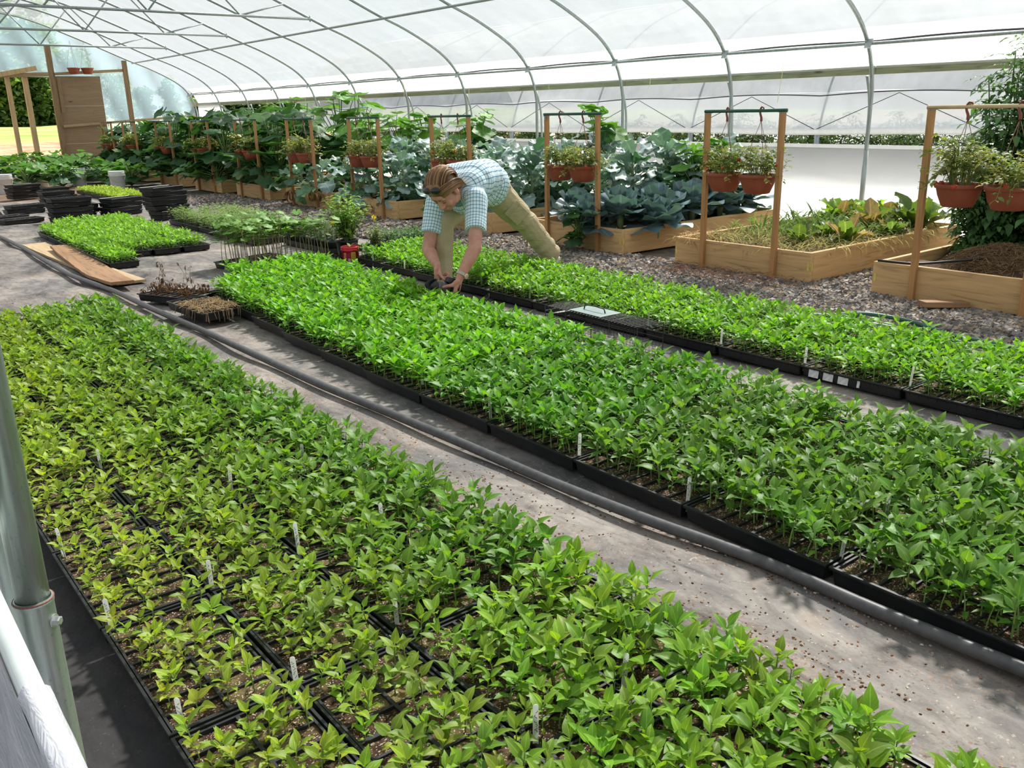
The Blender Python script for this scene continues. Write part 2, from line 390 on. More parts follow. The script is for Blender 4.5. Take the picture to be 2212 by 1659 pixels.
for k, y in enumerate(HY):
    if y < 5: continue
    nth = k-3
    lab = ('galvanized steel greenhouse hoop in the end wall, farthest from the camera' if k == 14 else
           'galvanized steel greenhouse hoop, %s from the near right edge of the photo' % ORD[nth] if nth >= 0 else
           'galvanized steel greenhouse hoop overhead, mostly outside the near right edge of the photo')
    h = thing('greenhouse_hoop', lab, 'hoop', (4.58, y, 0), group='steel hoops holding up the film roof')
    obj('bow', bow, parent=h, loc=(-4.58,0,0))
    # joint sleeve on the right leg, and purlin clamp
    obj('ground_sleeve', Geo().tube([(9.045,0,0),(9.045,0,.84)], .0262, 10), STEEL, h, loc=(-4.58,0,0))
    obj('purlin_clamp', Geo().box((8.845,-.035,1.905), (.012,.07,.10), R=ry(.5)).box((8.87,0,1.915),(.07,.025,.012), R=ry(.5)), STEEL, h, loc=(-4.58,0,0), smooth=False)
    if k in (6, 8, 10, 12):     # every second hoop carries a truss
        obj('truss_chord', Geo().tube([(1.96,0,2.84),(4.58,0,2.85),(7.2,0,2.84)], .021, 8), STEEL, h, loc=(-4.58,-.03,0))
        for q, (xb, xt, zt) in enumerate([(6.0,6.75,3.05),(6.0,5.25,3.63),(4.58,5.25,3.63),(4.58,3.9,3.63),(3.16,3.9,3.63),(3.16,2.41,3.05)]):
            obj('truss_strut', Geo().tube([(xb,0,2.85),(xt,0,zt)], .013, 8), STEEL, h, loc=(-4.58,-.03,0))
        for xb in (7.2, 1.96):
            obj('chord_bracket', Geo().tube([(xb,0,2.80),(xb,0,2.90)], .012, 6), STEEL, h, loc=(-4.58,-.03,0))
tag(obj('purlin', Geo().tube([(8.862,y,1.907+.004*math.sin(y)) for y in np.linspace(-1,25.4,40)], .0175, 8), STEEL), 'steel purlin pipe running along the right eave, just above the hip board', 'pipe')
tag(obj('purlin', Geo().tube([(7.47,y,2.70) for y in np.linspace(-1,25.4,20)], .018, 8), STEEL), 'steel purlin pipe crossing the hoops high up under the roof', 'pipe')
sag = lambda y: .018*math.sin(PI*((y-5.32)/1.83 % 1))
FCORD = obj('edge_cord', Geo().tube([(8.915,y,1.925+sag(y)) for y in np.linspace(-1,25.3,200)], .011, 6), CORD)
# ------------------------------------------------------------------ film
def filmgrid(prof, ys, off=.03, sagk=.03, wr=.017):
    prof = np.asarray(prof, float); n = len(prof)
    d = np.gradient(prof, axis=0); nrm = np.stack([d[:,1], -d[:,0]],1); nrm /= np.linalg.norm(nrm,axis=1)[:,None]
    cen = np.array([4.58, 1.0]); sg = np.sign(((prof-cen)*nrm).sum(1)); nrm *= sg[:,None]
    s = np.r_[0, np.cumsum(np.linalg.norm(np.diff(prof,axis=0),axis=1))]
    out = []
    for y in ys:
        ph = ((y-5.32)/1.83) % 1; b = math.sin(PI*ph)
        e = np.exp(-((s)/1.1)**2)+.25
        wv = wr*b*e*(np.sin(s*34+3*math.sin(y*.9)+2.2*b)+.7*np.sin(s*57+1.7*y)+.5*np.sin(s*19-2.1*y))
        o = off-sagk*b+wv
        out.append(np.stack([prof[:,0]+nrm[:,0]*o, np.full(n,y), prof[:,1]+nrm[:,1]*o],1))
    return np.concatenate(out), n, len(ys)
roofp = smoothpath(np.r_[whole[(whole[:,1]>1.93)]], 150)
F, a_, b_ = filmgrid(roofp, np.arange(-2.5, 25.46, .13))
FCORD.parent = struct('ceiling', Geo().grid(F, a_, b_), FILM)
F, a_, b_ = filmgrid(smoothpath([(8.80,2.04),(8.90,1.93),(9.0,1.74),(9.03,1.66)], 8), np.arange(-2.5,25.4,.2), .032, .004, .002)
struct('wall_right', Geo().grid(F, a_, b_), FILM_HIP)
F, a_, b_ = filmgrid(smoothpath([(9.045,1.66),(9.05,1.2),(9.045,0.)], 10), np.arange(23.62,25.5,.12), .035, .01, .006)
struct('wall_right_curtain', Geo().grid(F, a_, b_), FILM_WHITE)
# hip board, one plank per pair of bays
for k in range(-1, 6):
    y0, y1 = 5.32+3.66*k, 5.32+3.66*(k+1)
    if y0 > 24: continue
    o = obj('hip_board', Geo().box((9.10, (y0+y1)/2, 1.672), (.04, y1-y0-.006, .125)), TREATED, bevel=.003)
    tag(o, 'greenish treated hip board plank, %s length from the near right edge of the photo' % ORD[k+1], 'plank', 'hip board planks along the right side')
for k in range(12):
    y = 5.32+1.83*k+.12
    p = smoothpath([(9.13,y,1.60),(9.20,y,1.45),(9.235,y,1.32),(9.24,y,.9),(9.24,y,.02)], 16)
    if y > 23.: continue
    tag(obj('guard_pipe', Geo().tube(p, .015, 8), STEEL), 'thin bent steel pipe standing just outside the %s hoop from the near right edge' % ORD[k], 'pipe', 'bent guard pipes outside the right wall')
# strings dangling from the eave
for k in range(8):
    y = 6.3+2.0*k
    tag(obj('string', Geo().tube([(8.87,y,1.9),(8.875,y+.03,1.6),(8.87,y+.06,1.35+.2*(k%3))], .003, 5), plain('string%d'%k,(.75,.70,.45),.9)), 'pale string hanging from the right eave pipe, %s from the near right edge' % ORD[k], 'string', 'strings hanging from the right eave')

# ------------------------------------------------------------------ far end wall
EY = 25.50
inner = whole[whole[:,1] > -.1]
def endfilm():
    g = Geo(); out = []
    xs = np.linspace(.12, 9.03, 60)
    top = np.interp(xs, whole[::-1][:,0], whole[::-1][:,1])
    for r in np.linspace(0,1,26):
        for x, tz in zip(xs, top):
            zb = 2.36 if 4.0 < x < 5.56 else .32
            z = zb+(tz-zb)*r
            out.append((x, EY+.05+.02*math.sin(9*x+4*z)+.012*math.sin(23*x-7*z), z))
    return g.grid(np.array(out), 60, 26)
struct('wall_far', endfilm(), FILM_END)
def bar(name, a, b, s, m, label, cat='timber', group='timbers of the far end wall', bevel=.004):
    a, b = np.asarray(a,float), np.asarray(b,float); c = (a+b)/2; d = b-a; L = np.linalg.norm(d)
    ax = int(np.argmax(np.abs(d))); dims = [0,0,0]; o = [i for i in range(3) if i != ax]; dims[ax] = L; dims[o[0]], dims[o[1]] = s
    ob = obj(name, Geo().box((0,0,0), dims), m, loc=c, bevel=bevel, smooth=False)
    v = np.zeros(3); v[ax] = 1; ob.rotation_mode = 'QUATERNION'; ob.rotation_quaternion = Vector(v).rotation_difference(Vector(d))
    return tag(ob, label, cat, group)
bar('wall_stud', (5.5,EY-.07,.0), (5.5,EY-.07,3.1), (.13,.09), FRAMEW, 'tall dark timber stud of the far end wall beside the doorway')
bar('wall_stud', (7.28,EY-.07,.0), (7.28,EY-.07,2.77), (.11,.09), FRAMEW, 'shorter dark timber stud of the far end wall, right of the plywood panel')
bar('wall_rail', (5.57,EY-.05,2.43), (7.22,EY-.05,2.53), (.05,.07), FRAMEY, 'upper timber rail behind the two empty hanging pots')
bar('wall_rail', (5.57,EY-.12,1.17), (8.98,EY-.06,1.37), (.05,.06), FRAMEY, 'lower timber rail crossing the plywood panel and the end film')
bar('door_post', (4.50,EY-.02,.02), (4.50,EY-.02,2.34), (.10,.09), POSTP, 'pale timber door post at the left edge of the photo')
bar('door_post', (4.89,EY-.02,.02), (4.89,EY-.02,2.40), (.12,.09), POSTP, 'pale timber door post in the open doorway, nearer the plywood panel')
bar('door_header', (3.6,EY-.10,2.36), (5.42,EY-.10,2.42), (.05,.10), FRAMEY, 'pale timber header over the open doorway')
bar('header_brace', (4.3,EY-.17,2.40), (5.16,EY-.17,2.56), (.05,.11), POSTP, 'short pale timber nailed slanting across the door header')
bar('door_sill', (4.35,EY-.02,.42), (5.45,EY-.02,.42), (.06,.09), FRAMEY, 'timber sill across the foot of the open doorway')
bar('stud_batten', (5.63,EY-.13,1.50), (5.63,EY-.13,2.33), (.08,.03), FRAMEW, 'short batten nailed beside the tall dark stud')
pl = thing('plywood_panel', 'weathered brown plywood panel closing part of the far end wall', 'panel', (6.11, EY-.03, .3))
obj('sheet', Geo().box((0,0,1.05), (1.06,.018,2.06)), PLY, pl, smooth=False)
obj('seam_strip', Geo().box((0,-.012,1.36), (1.05,.006,.012)), plain('pale_seam',(.5,.42,.32)), pl, smooth=False)
obj('seam_strip', Geo().box((0,-.012,.44), (1.05,.006,.012)), plain('pale_seam2',(.5,.42,.32)), pl, smooth=False)

# ------------------------------------------------------------------ neighbouring tunnel
NX = 12.0
TUN = thing('greenhouse_tunnel', 'neighbouring film covered tunnel seen through the open right side', 'greenhouse', (NX,12,0))
TO = (-NX,-12,0)
NPROF = smoothpath([(NX,.93),(NX+.05,1.25),(NX+.28,1.75),(NX+.75,2.35),(NX+1.6,2.9),(NX+3,3.4),(NX+4.5,3.6)], 40)
def nbf(prof, ys, amp, y0=3.0, sp=2.44):
    out = []; s = np.linspace(0,1,len(prof))
    for y in ys:
        b = abs(math.sin(PI*(y-y0)/sp))
        wv = amp*b*(np.sin(s*70+2*math.sin(y))+.6*np.sin(s*37+1.9*y))
        out.append(np.stack([prof[:,0]+wv+.04*b, np.full(len(prof),y), prof[:,1]+wv*.4],1))
    return np.concatenate(out), len(prof), len(ys)
low = NPROF[NPROF[:,1] < 1.5]; up = NPROF[NPROF[:,1] > 1.43]
F, a_, b_ = nbf(up, np.arange(-2, 26.2, .17), .035); WTUN = obj('film', Geo().grid(F, a_, b_), FILM_NB, TUN, loc=TO)
F, a_, b_ = nbf(low, np.arange(-2, 26.2, .17), .015); obj('side_curtain', Geo().grid(F, a_, b_), FILM_NB2, TUN, loc=TO)
FILM_TUN2 = film('tunnel_far_film', (.90,.92,.95), .65, .8)
far = NPROF[::-1].copy(); far[:,0] = 2*(NX+4.5)-far[:,0]; far = np.r_[far, [[far[-1,0], -.05]]]
obj('far_film', Geo().grid(np.array([(x,y,z) for y in (-2,26.2) for x,z in far]), len(far), 2), FILM_TUN2, TUN, loc=TO)
obj('curtain_roll', Geo().tube([(-.02,y-12,.94+.012*math.sin(y*1.3)) for y in np.linspace(-2,26,60)], .05, 10), WHITEP, TUN)
obj('edge_cord', Geo().tube([(NX+.09-.04,y,1.455+.04*abs(math.sin(PI*(y-3)/2.44))-.02) for y in np.linspace(-2,26.1,160)], .010, 6), CORD, WTUN)
obj('rail', Geo().box((NX-.1, 12, .735), (.05, 28, .05)), WHITEP, TUN, loc=TO, smooth=False)
F = np.array([(NX-.1-1.35*(1-z/.715)+.012*math.sin(y*3+z*4), y, z) for y in np.arange(-2,26,.3) for z in np.linspace(-.05,.715,7)])
obj('low_sidewall', Geo().grid(F, 7, len(np.arange(-2,26,.3))), film('white_sheet', (.95,.95,.95), .05, .72, .03), TUN, loc=TO)
NSTEEL = steel('tunnel_steel', (.42,.47,.52), .5, .3)
NY = [3.0+2.44*k for k in range(10)]
for k, y in enumerate(NY):
    pth = np.r_[[[NX+.06,.6]], NPROF+np.array([.06,0])]
    obj('hoop', Geo().tube(np.stack([pth[:,0], np.full(len(pth),y), pth[:,1]],1), .016, 8), NSTEEL, TUN, loc=TO)
    obj('post', Geo().tube([(NX,y,.0),(NX,y,.93)], .03, 8), NSTEEL, TUN, loc=TO)
    p = [(NX-.05,y,.96),(NX+.02,y+1.22,1.45),(NX-.05,y+2.44,.96)]
    obj('lashing_rope', Geo().tube(p, .0055, 6), CORD, TUN, loc=TO)
# ------------------------------------------------------------------ leaves
def shp_ovate(v): v = np.clip(v,0,1); return np.sin(PI*v**.66)**.95*(1-.30*v)*1.12
def shp_lance(v): return np.sin(PI*np.clip(v,0,1)**.85)**.8
def shp_oval(v): return np.sqrt(np.clip(1-(2*v-1)**2,0,1))*(1+.15*(v-.5))
def leaf(L, W, nv=6, nu=2, shape=shp_ovate, el=.5, droop=.7, fold=.25, wave=0., wk=3., ph=0., pet=.12, tip=.0, lobe=0., lk=4):
    """one leaf: grows along +Y, blade across X, up +Z.  returns template arrays"""
    v = np.linspace(0,1,nv+1); ang = el-droop*v**1.2
    st = L/nv; yy = np.r_[0, np.cumsum(np.cos(ang[:-1])*st)]; zz = np.r_[0, np.cumsum(np.sin(ang[:-1])*st)]
    vb = np.clip((v-pet)/(1-pet), 0, 1)
    w = W/2*shape(vb); w[v <= pet] = W*.02; w[-1] = W*.012+tip
    if lobe: w = w*(1+lobe*np.sin(vb*lk*2*PI))
    us = np.linspace(-1,1,2*nu+1); V=[]; U=[]
    for i in range(nv+1):
        n = np.array([0,-math.sin(ang[i]),math.cos(ang[i])])
        for u in us:
            lift = fold*abs(u)*w[i]+wave*W*abs(u)**1.5*math.sin(vb[i]*wk*2*PI+ph+(1.7 if u > 0 else 0))
            V.append(np.array([u*w[i], yy[i], zz[i]])+n*lift); U.append((.5+.5*u, v[i]))
    m = 2*nu+1; Q = [(j*m+i, j*m+i+1, (j+1)*m+i+1, (j+1)*m+i) for j in range(nv) for i in range(m-1)]
    return np.array(V), Q, np.array(U)
def palm(R, n=20, lobes=5, depth=.25, cup=.2, wave=.06, ph=0., rings=3, notch=.55):
    """broad rounded or lobed leaf; the stalk joins at the origin, the blade spreads towards +Y"""
    th = np.linspace(-PI*.90, PI*.90, n+1); rr = (1+depth*np.cos(th*lobes))*(.62+.38*np.cos(th*.5))
    V = [(0,0,0)]; U = [(.5,0.)]
    for k in range(1, rings+1):
        f = k/rings
        for i, a in enumerate(th):
            r = R*f*(rr[i] if k == rings else (rr[i]*.5+.5*np.mean(rr)))
            V.append((r*math.sin(a), r*math.cos(a), cup*R*f*f+wave*R*f*math.sin(a*6+ph+2*f))); U.append((.5+.5*math.sin(a)*f, f))
    m = n+1; Q = [(1+(k-1)*m+i, 1+(k-1)*m+i+1, 1+k*m+i+1, 1+k*m+i) for k in range(1, rings) for i in range(n)]
    T = [(0, 1+i+1, 1+i) for i in range(n)]
    return np.array(V), Q, np.array(U), T
LEAF = leafmat('pepper_leaf', .48, .38, .34, rib=(1.7,1.5,2.2), ribw=.08)
STEMM = plain('green_stem', (.20,.30,.08), .6, var=.3)
def pepper(seed, h=.075, nl=8, Lm=.055, fine=False):
    """two templates: blades and stem"""
    r = np.random.default_rng(seed); g = Geo(); s = Geo()
    bend = r.uniform(-.008,.008,2)
    P = [(bend[0]*t*t*2, bend[1]*t*t*2, h*t) for t in np.linspace(0,1,5)]
    s.tube(P, np.linspace(.0024,.0014,5), 5, cap=False)
    a0 = r.uniform(0,6.28)
    for i in range(nl):
        f = i/(nl-1); t = .30+.70*f**.8; a = a0+i*2.4+r.uniform(-.3,.3)
        L = Lm*(.62+.55*math.sin(PI*(.12+.75*f)))*r.uniform(.85,1.15)
        if i < 2: L *= .62
        el = .10+1.0*f+r.uniform(-.18,.18); 
        V, Q, U = leaf(L, L*r.uniform(.38,.50), 6, 2 if fine else 1, shp_ovate, el, r.uniform(.55,1.0)*(1.1-.3*f), r.uniform(.12,.35), .03, 2., r.uniform(0,6), pet=.16)
        V = V@ry(r.uniform(-.25,.25)).T@rz(a).T+np.array([bend[0]*t*t*2, bend[1]*t*t*2, h*t])
        c = r.uniform(.82,1.12)*(1.+.25*f); cc = np.array([1.+.18*f, 1., .9])*c
        if i < 2 and r.random() < .35: cc = np.array([2.2,1.5,1.2])*c
        g.add(V, Q, uv=U, col=cc)
    return g.fin(), s.fin()
PEP = [pepper(100+i, .072+.012*(i%3), 7+i%3, .056) for i in range(12)]
PEPF = [pepper(200+i, .072+.012*(i%3), 7+i%3, .056, True) for i in range(12)]

# ------------------------------------------------------------------ trays
SOIL = None
def m_potsoil():
    t = NT('potting_mix'); v = t.co()
    c = t.ramp(t.noise(38., v, detail=6, rough=.7), [(.3, (.022,.013,.009)), (.55, (.075,.045,.028)), (.75, (.16,.10,.06))])
    p = t.ramp(t.noise(190., v, detail=1), [(.60, 0.), (.66, .85)]); c = t.mix(p, c, (.55,.47,.36))
    q = t.ramp(t.noise(9., v, detail=3), [(.52, 0.), (.68, .7)]); c = t.mix(q, c, t.mix(p, (.26,.21,.09), (.60,.55,.42)))
    return t.end(t.bsdf(c, .95, 0, .1, t.bump(t.noise(120., v), .8, .008)))
SOIL = m_potsoil()
TL, TW, TH = .538, .284, .062
def tray_shell(ribbed):
    g = Geo()
    def ring(w, l, z, rib=0.):
        P = []; nx, ny = 12, 48
        def side(ax, n):
            return np.linspace(-1,1,n,endpoint=False)
        for s in side(0,nx): P.append((s*w/2, -l/2, 0, -1, s*3))
        for s in side(1,ny): P.append((w/2, s*l/2, 1, 0, s*6))
        for s in side(0,nx): P.append((-s*w/2, l/2, 0, 1, s*3))
        for s in side(1,ny): P.append((-w/2, -s*l/2, -1, 0, s*6))
        out = []
        for x,y,nx_,ny_,ph in P:
            o = rib*(.5+.5*math.cos(ph*2*PI)); out.append((x-nx_*o, y-ny_*o, z))
        return out
    rb = .011 if ribbed else .0
    prof = [(TW-.034,TL-.034,.002,rb),(TW-.030,TL-.030,.004,rb),(TW-.016,TL-.016,TH-.012,rb),(TW-.014,TL-.014,TH-.010,0),(TW-.002,TL-.002,TH-.010,0),(TW,TL,TH-.004,0),(TW-.002,TL-.002,TH,0),(TW-.016,TL-.016,TH,0),(TW-.020,TL-.020,TH-.02,0),(TW-.026,TL-.026,.012,0)]
    R = [ring(*p) for p in prof]; n = len(R[0])
    V = np.concatenate(R); Q = [(k*n+i, k*n+(i+1)%n, (k+1)*n+(i+1)%n, (k+1)*n+i) for k in range(len(R)-1) for i in range(n)]
    g.add(V, Q)
    g.box((0,0,.008), (TW-.03, TL-.03, .006))
    return g
def tray_insert(nx=2, ny=8):
    g = Geo(); w, l = TW-.030, TL-.030
    for i in range(nx+1):
        x = -w/2+w*i/nx; g.box((x,0,TH-.019), (.009 if 0<i<nx else .006, l, .030), taper=.7)
    for j in range(ny+1):
        y = -l/2+l*j/ny; wd = .012 if j in (ny//2,) else .0065
        g.box((0,y,TH-.0195), (w, wd, .030), taper=.7)
    return g
def tray_soil(seed):
    r = np.random.default_rng(seed); nx, ny = 12, 24; w, l = TW-.032, TL-.032
    V = [(x, y, TH-.013+r.uniform(-.0035,.0045)) for y in np.linspace(-l/2,l/2,ny) for x in np.linspace(-w/2,w/2,nx)]
    return Geo().grid(np.array(V), nx, ny)
M_SHELL = mesh('tray_shell', tray_shell(False), BLACK, False); M_RIB = mesh('tray_ribbed', tray_shell(True), BLACK, True)
M_INS = mesh('cell_insert', tray_insert(), plain('cell_plastic', (.02,.021,.024), .5, 0, .4, .3, 20), False)
M_SOIL = [mesh('soil', tray_soil(i), SOIL) for i in range(3)]
ntray = 0
def tray(label, x, y, z=0., rot=0., ribbed=False, group=None, soil=True, tilt=(0,0)):
    global ntray
    t = thing('seedling_tray', label, 'tray', (x,y,z), (tilt[0],tilt[1],rot), group)
    obj('tray_shell', M_RIB if ribbed else M_SHELL, parent=t)
    obj('cell_insert', M_INS, parent=t)
    if soil: obj('soil', M_SOIL[ntray % 3], parent=t)
    ntray += 1
    return t
def midx(y): return .155*max(0,(y-3.4)/2.9)**1.6
BEDS = [
 dict(name='left bed', x0=.385, pitch=.294, n=4, y0=2.262, j=(-4,8), rows=['post-side row','second row from post','third row from post','aisle-side row'], rib=False, off=lambda y: 0., sc=.92),
 dict(name='middle bed', x0=2.10, pitch=.292, n=4, y0=2.868, j=(-5,7), rows=['hose-side row','second row from hose','third row from hose','trap-side row'], rib=False, off=midx, sc=1.08),
 dict(name='right bed', x0=3.815, pitch=.292, n=3, y0=2.495, j=(-4,9), rows=['trap-side row','centre row','stone-side row'], rib=True, off=lambda y: .10*max(0,(y-3.4)/3.7)**1.5, sc=1.0),
]
plants = []      # (distance, x, y, z, scale, yaw, kind, colour, label)
for b in BEDS:
    for r in range(b['n']):
        js = []
        for j in range(b['j'][0], b['j'][1]+(1 if b['name'] == 'middle bed' and r > 0 else 0)):
            yc = b['y0']+.545*j+.2725
            xc = b['x0']+b['pitch']*r+TW/2+b['off'](yc)
            cor = np.array([(xc+sx*TW/2, yc+sy*TL/2, z) for sx in (-1,1) for sy in (-1,1) for z in (.06,.16)])
            if infront(cor, 110).any(): js.append((j, xc, yc, infront(cor, 0).any()))
        first = min([k for k, t in enumerate(js) if t[3]] or [0])
        for q, (j, xc, yc, vis) in enumerate(js):
            q -= first
            where = '%s, %s from the near end' % (b['rows'][r], ORD[q]) if q >= 0 else b['rows'][r]+', just past the near photo edge'
            jx, jy, jr = rng.uniform(-.002,.002), rng.uniform(-.002,.002), rng.uniform(-.004,.004)
            if b['name'] == 'middle bed' and yc > 4: jr += -.02*(yc-4)/2
            if b['name'] == 'left bed' and r == 0 and j <= -1: jx += .004
            tray('black seedling tray, %s, %s' % (b['name'], where), xc+jx, yc+jy, 0, jr, b['rib'], 'black trays of pepper seedlings in the %s' % b['name'])
            nx, ny = 6, 9
            for iy in range(ny):
                for ix in range(nx):
                    if b['name'] == 'left bed' and r < 2 and yc < 3.1 and rng.random() < (.26 if r == 0 else .14): continue
                    if rng.random() < .04: continue
                    if b['name'] != 'left bed' and r == 0 and ix == 0 and rng.random() < .45: continue
                    lx = (ix+.5)/nx*(TW-.03)-(TW-.03)/2; ly = (iy+.5)/ny*(TL-.04)-(TL-.04)/2
                    px = xc+lx+rng.uniform(-.012,.012); py = yc+ly+rng.uniform(-.018,.018)
                    s = b['sc']*rng.uniform(.78,1.22)
                    tone = rng.uniform(0,1)
                    if b['name'] == 'left bed':
                        f = np.clip((px-.45)/.9, 0, 1)
                        s *= .70+.36*f if yc < 3.2 else .84+.2*f
                        base = np.array([.215,.345,.028])*(1-f)+np.array([.090,.235,.022])*f
                        if yc < 1.9 and px > 1.: base = np.array([.150,.320,.020])
                    elif b['name'] == 'middle bed':
                        base = np.array([.078,.240,.020]); 
                        if yc > 3.6: base = np.array([.115,.335,.020]); s *= 1.04
                        if yc < 2.4: base = np.array([.090,.225,.028])
                    else:
                        base = np.array([.125,.325,.022]); s *= .9 if iy < 2 else 1.0
                    base = base*(.84+.34*tone)*np.array([1+.25*(rng.random()-.4), 1, 1])
                    P = np.array([px,py,TH-.014]); 
                    if not infront(P+[[0,0,.09]], 170)[0]: continue
                    seen = infront(P+[[0,0,.09]], -4)[0]
                    dist = (P-CO)@_fw
                    plants.append((dist if seen else dist+100., px, py, P[2], s, rng.uniform(0,6.28), int(rng.integers(12)), base,
                        "seedling %s across, %s up, in %s's %s, %s near tray" % (ORD[ix], ORD[iy], b['name'], b['rows'][r], ORD[q])))
plants.sort(key=lambda p: p[0])
# the nearest three hundred stand as things of their own
SEEDM = {}
for (d, x, y, z, s, yaw, k, c, lab) in plants[:300]:
    cq = tuple(np.round(c/.03)*.03)
    key = (k, cq)
    if key not in SEEDM:
        g = Geo().put(PEPF[k][0], col=np.maximum(cq, .02)); st = Geo().put(PEPF[k][1])
        SEEDM[key] = (mesh('pepper_leaves', g, LEAF), mesh('pepper_stem', st, STEMM))
    t = thing('pepper_seedling', lab, 'seedling', (x,y,z), (rng.uniform(-.12,.12), rng.uniform(-.12,.12), yaw), 'nearest pepper seedlings'); t.scale = (s,s,s)
    obj('leaves', SEEDM[key][0], parent=t); obj('stem', SEEDM[key][1], parent=t)
g = Geo()
for (d, x, y, z, s, yaw, k, c, lab) in plants[300:]:
    R = rz(yaw)@rx(rng.uniform(-.14,.14)); T = PEPF if d < 2.4 or d > 99 else PEP
    g.put(T[k][0], (x,y,z), R, s, c); g.put(T[k][1], (x,y,z), R, s, mi=1)
tag(obj('pepper_seedlings', g, [LEAF, STEMM]), 'the many other green pepper seedlings filling the three long beds of black trays', 'seedlings', kind='stuff')

# ------------------------------------------------------------------ white plant labels
def label_mesh(h=.098, w=.0125, seed=0, dark=True):
    r = np.random.default_rng(seed); g = Geo(); n = 7
    out = [(-w/2,-.03),(w/2,-.03)]+[(w/2*math.cos(a), h-w/2+w/2*math.sin(a)) for a in np.linspace(0,PI,n)]
    m = len(out); V = [(x,-.0006,z) for x,z in out]+[(x,.0006,z) for x,z in out]
    T = [(0,i,i+1) for i in range(1,m-1)]+[(m,m+i+1,m+i) for i in range(1,m-1)]
    Q = [((i+1)%m, i, m+i, m+(i+1)%m) for i in range(m)]
    g.add(V, Q, T)
    ink = Geo(); z = h-.014
    while z > h*.35:
        k = int(r.integers(2,4))
        pts = [(r.uniform(-.35,.35)*w, -.0011, z-q*.0028+r.uniform(-.001,.001)) for q in range(k+1)]
        ink.tube(pts, .0006, 4, cap=False); z -= .0035*k+.002
    return g, ink
lp = NT('label_plastic'); LABP = lp.end(lp.mixs(.5, lp.bsdf((.86,.87,.84), .45), lp.n('BsdfTranslucent', Color=(.86,.87,.84)).outputs[0])); INK = plain('marker_ink', (.02,.02,.025), .8)
LM = []
for i in range(4):
    a, b_ = label_mesh(seed=i); LM.append((mesh('label_blade', a, LABP, False), mesh('label_writing', b_, INK)))
def plab(x, y, label, h=1., lean=(0,0), yaw=None, z=TH-.012):
    t = thing('plant_label', label, 'plant label', (x,y,z), (lean[0]*.4, (lean[1] if lean[1] > 0 else lean[1]*.3)*.6, yaw if yaw is not None else -YAW+rng.uniform(-.35,.35)), 'white plant labels stuck in the trays')
    t.scale = (1,1,h); k = int(rng.integers(4))
    obj('blade', LM[k][0], parent=t); obj('writing', LM[k][1], parent=t)
LB = [
 (2.180,1.24,'short white plant label in hose-side row of middle bed, nearest to the right photo edge',.62,(-.1,.2)),
 (2.140,1.79,'white plant label in hose-side row of middle bed, second from the near end',1.,(0,.08)),
 (2.140,2.33,'white plant label in hose-side row of middle bed, third from the near end',1.05,(0,.06)),
 (2.160,2.92,'white plant label in hose-side row of middle bed, fourth from the near end',1.05,(0,-.15)),
 (2.210,3.54,'white plant label in hose-side row of middle bed, fifth from the near end',1.0,(0,-.15)),
 (2.210,4.08,'white plant label in hose-side row of middle bed, sixth from the near end',1.0,(0,-.2)),
 (2.27,5.37,'white plant label in hose-side row of middle bed, nearest the two dry trays',1.0,(0,-.15)),
 (2.52,1.89,'white plant label standing among leaves, second row of middle bed, above the others',1.2,(0,.1)),
 (2.47,1.27,'white plant label poking from leaves in second row of middle bed, nearest the right edge',1.2,(0,.1)),
 (3.16,1.33,'white plant label poking from leaves along the trap-side row, lower right of middle bed',1.25,(0,.1)),
 (2.9,1.33,'white plant label poking from leaves in third row, lower right of middle bed',1.2,(0,.1)),
 (2.44,2.40,'white plant label barely showing in second row at the centre of middle bed',1.0,(0,.1)),
 (.69,2.28,'white plant label at the corner of the first two rows, left bed, beside sparse seedlings',1.0,(0,-.12)),
 (.412,2.25,'white plant label at the bare tray corner nearest the steel post',1.0,(0,-.35)),
 (.97,2.31,'white plant label at the left bed centre, second across seam from the post',1.15,(0,-.22)),
 (.69,3.44,'thin white plant label in second row of left bed, beside the upright steel tube',.9,(0,-.3)),
 (1.0,2.93,'white plant label in third row of left bed, left of centre',1.0,(0,.05)),
 (1.29,2.95,'white plant label in aisle row of left bed, farthest of its row',1.0,(0,.03)),
 (1.25,2.29,'white plant label in aisle row of left bed, middle of its row',1.0,(0,-.15)),
 (.68,1.71,'leaning white plant label in second row of left bed, nearest the camera there',.9,(0,-.3)),
 (1.0,1.79,'short white plant label hidden among leaves, third row of left bed',.8,(0,-.2)),
 (.98,1.20,'white plant label at the bottom centre edge of the photo',1.1,(0,.02)),
 (1.26,1.22,'white plant label among leaves near the bottom, aisle row of left bed',1.0,(0,.1)),
 (.422,1.73,'pale plant label at the left bed rim above the black cloth, nearest the bottom',.9,(0,-.4)),
 (.412,2.78,'thin pale plant label leaning at the left bed rim behind the steel post',1.,(0,-.5)),
 (3.852,3.03,'cream plant label at the front rim of right bed, left of the white-squared tray',1.0,(0,.04)),
 (3.862,2.50,'cream plant label standing above the three white squares on the right bed',1.0,(0,.06)),
 (3.882,1.95,'white plant label with dark writing at the right bed rim, nearest the right edge',1.1,(0,.15)),
 (3.912,3.64,'white plant label at the right bed rim just right of the wire trap',.9,(0,.15)),
 (3.98,4.29,'white plant label in the right bed just behind the wire trap',.9,(0,.05)),
 (3.93,4.80,'white plant label in the right bed, left of the wire trap',.9,(0,.1)),
 (3.98,5.45,'white plant label in the right bed beside the bending man',.8,(0,.05)),
 (3.912,6.46,'white plant label in the right bed, left of the man\'s arm',.8,(0,.1)),
 (3.93,7.02,'white plant label at the far end of the right bed beside the red tub',1.,(0,-.25)),
]
for x, y, lab, h, ln in LB: plab(x, y, lab, h, ln)
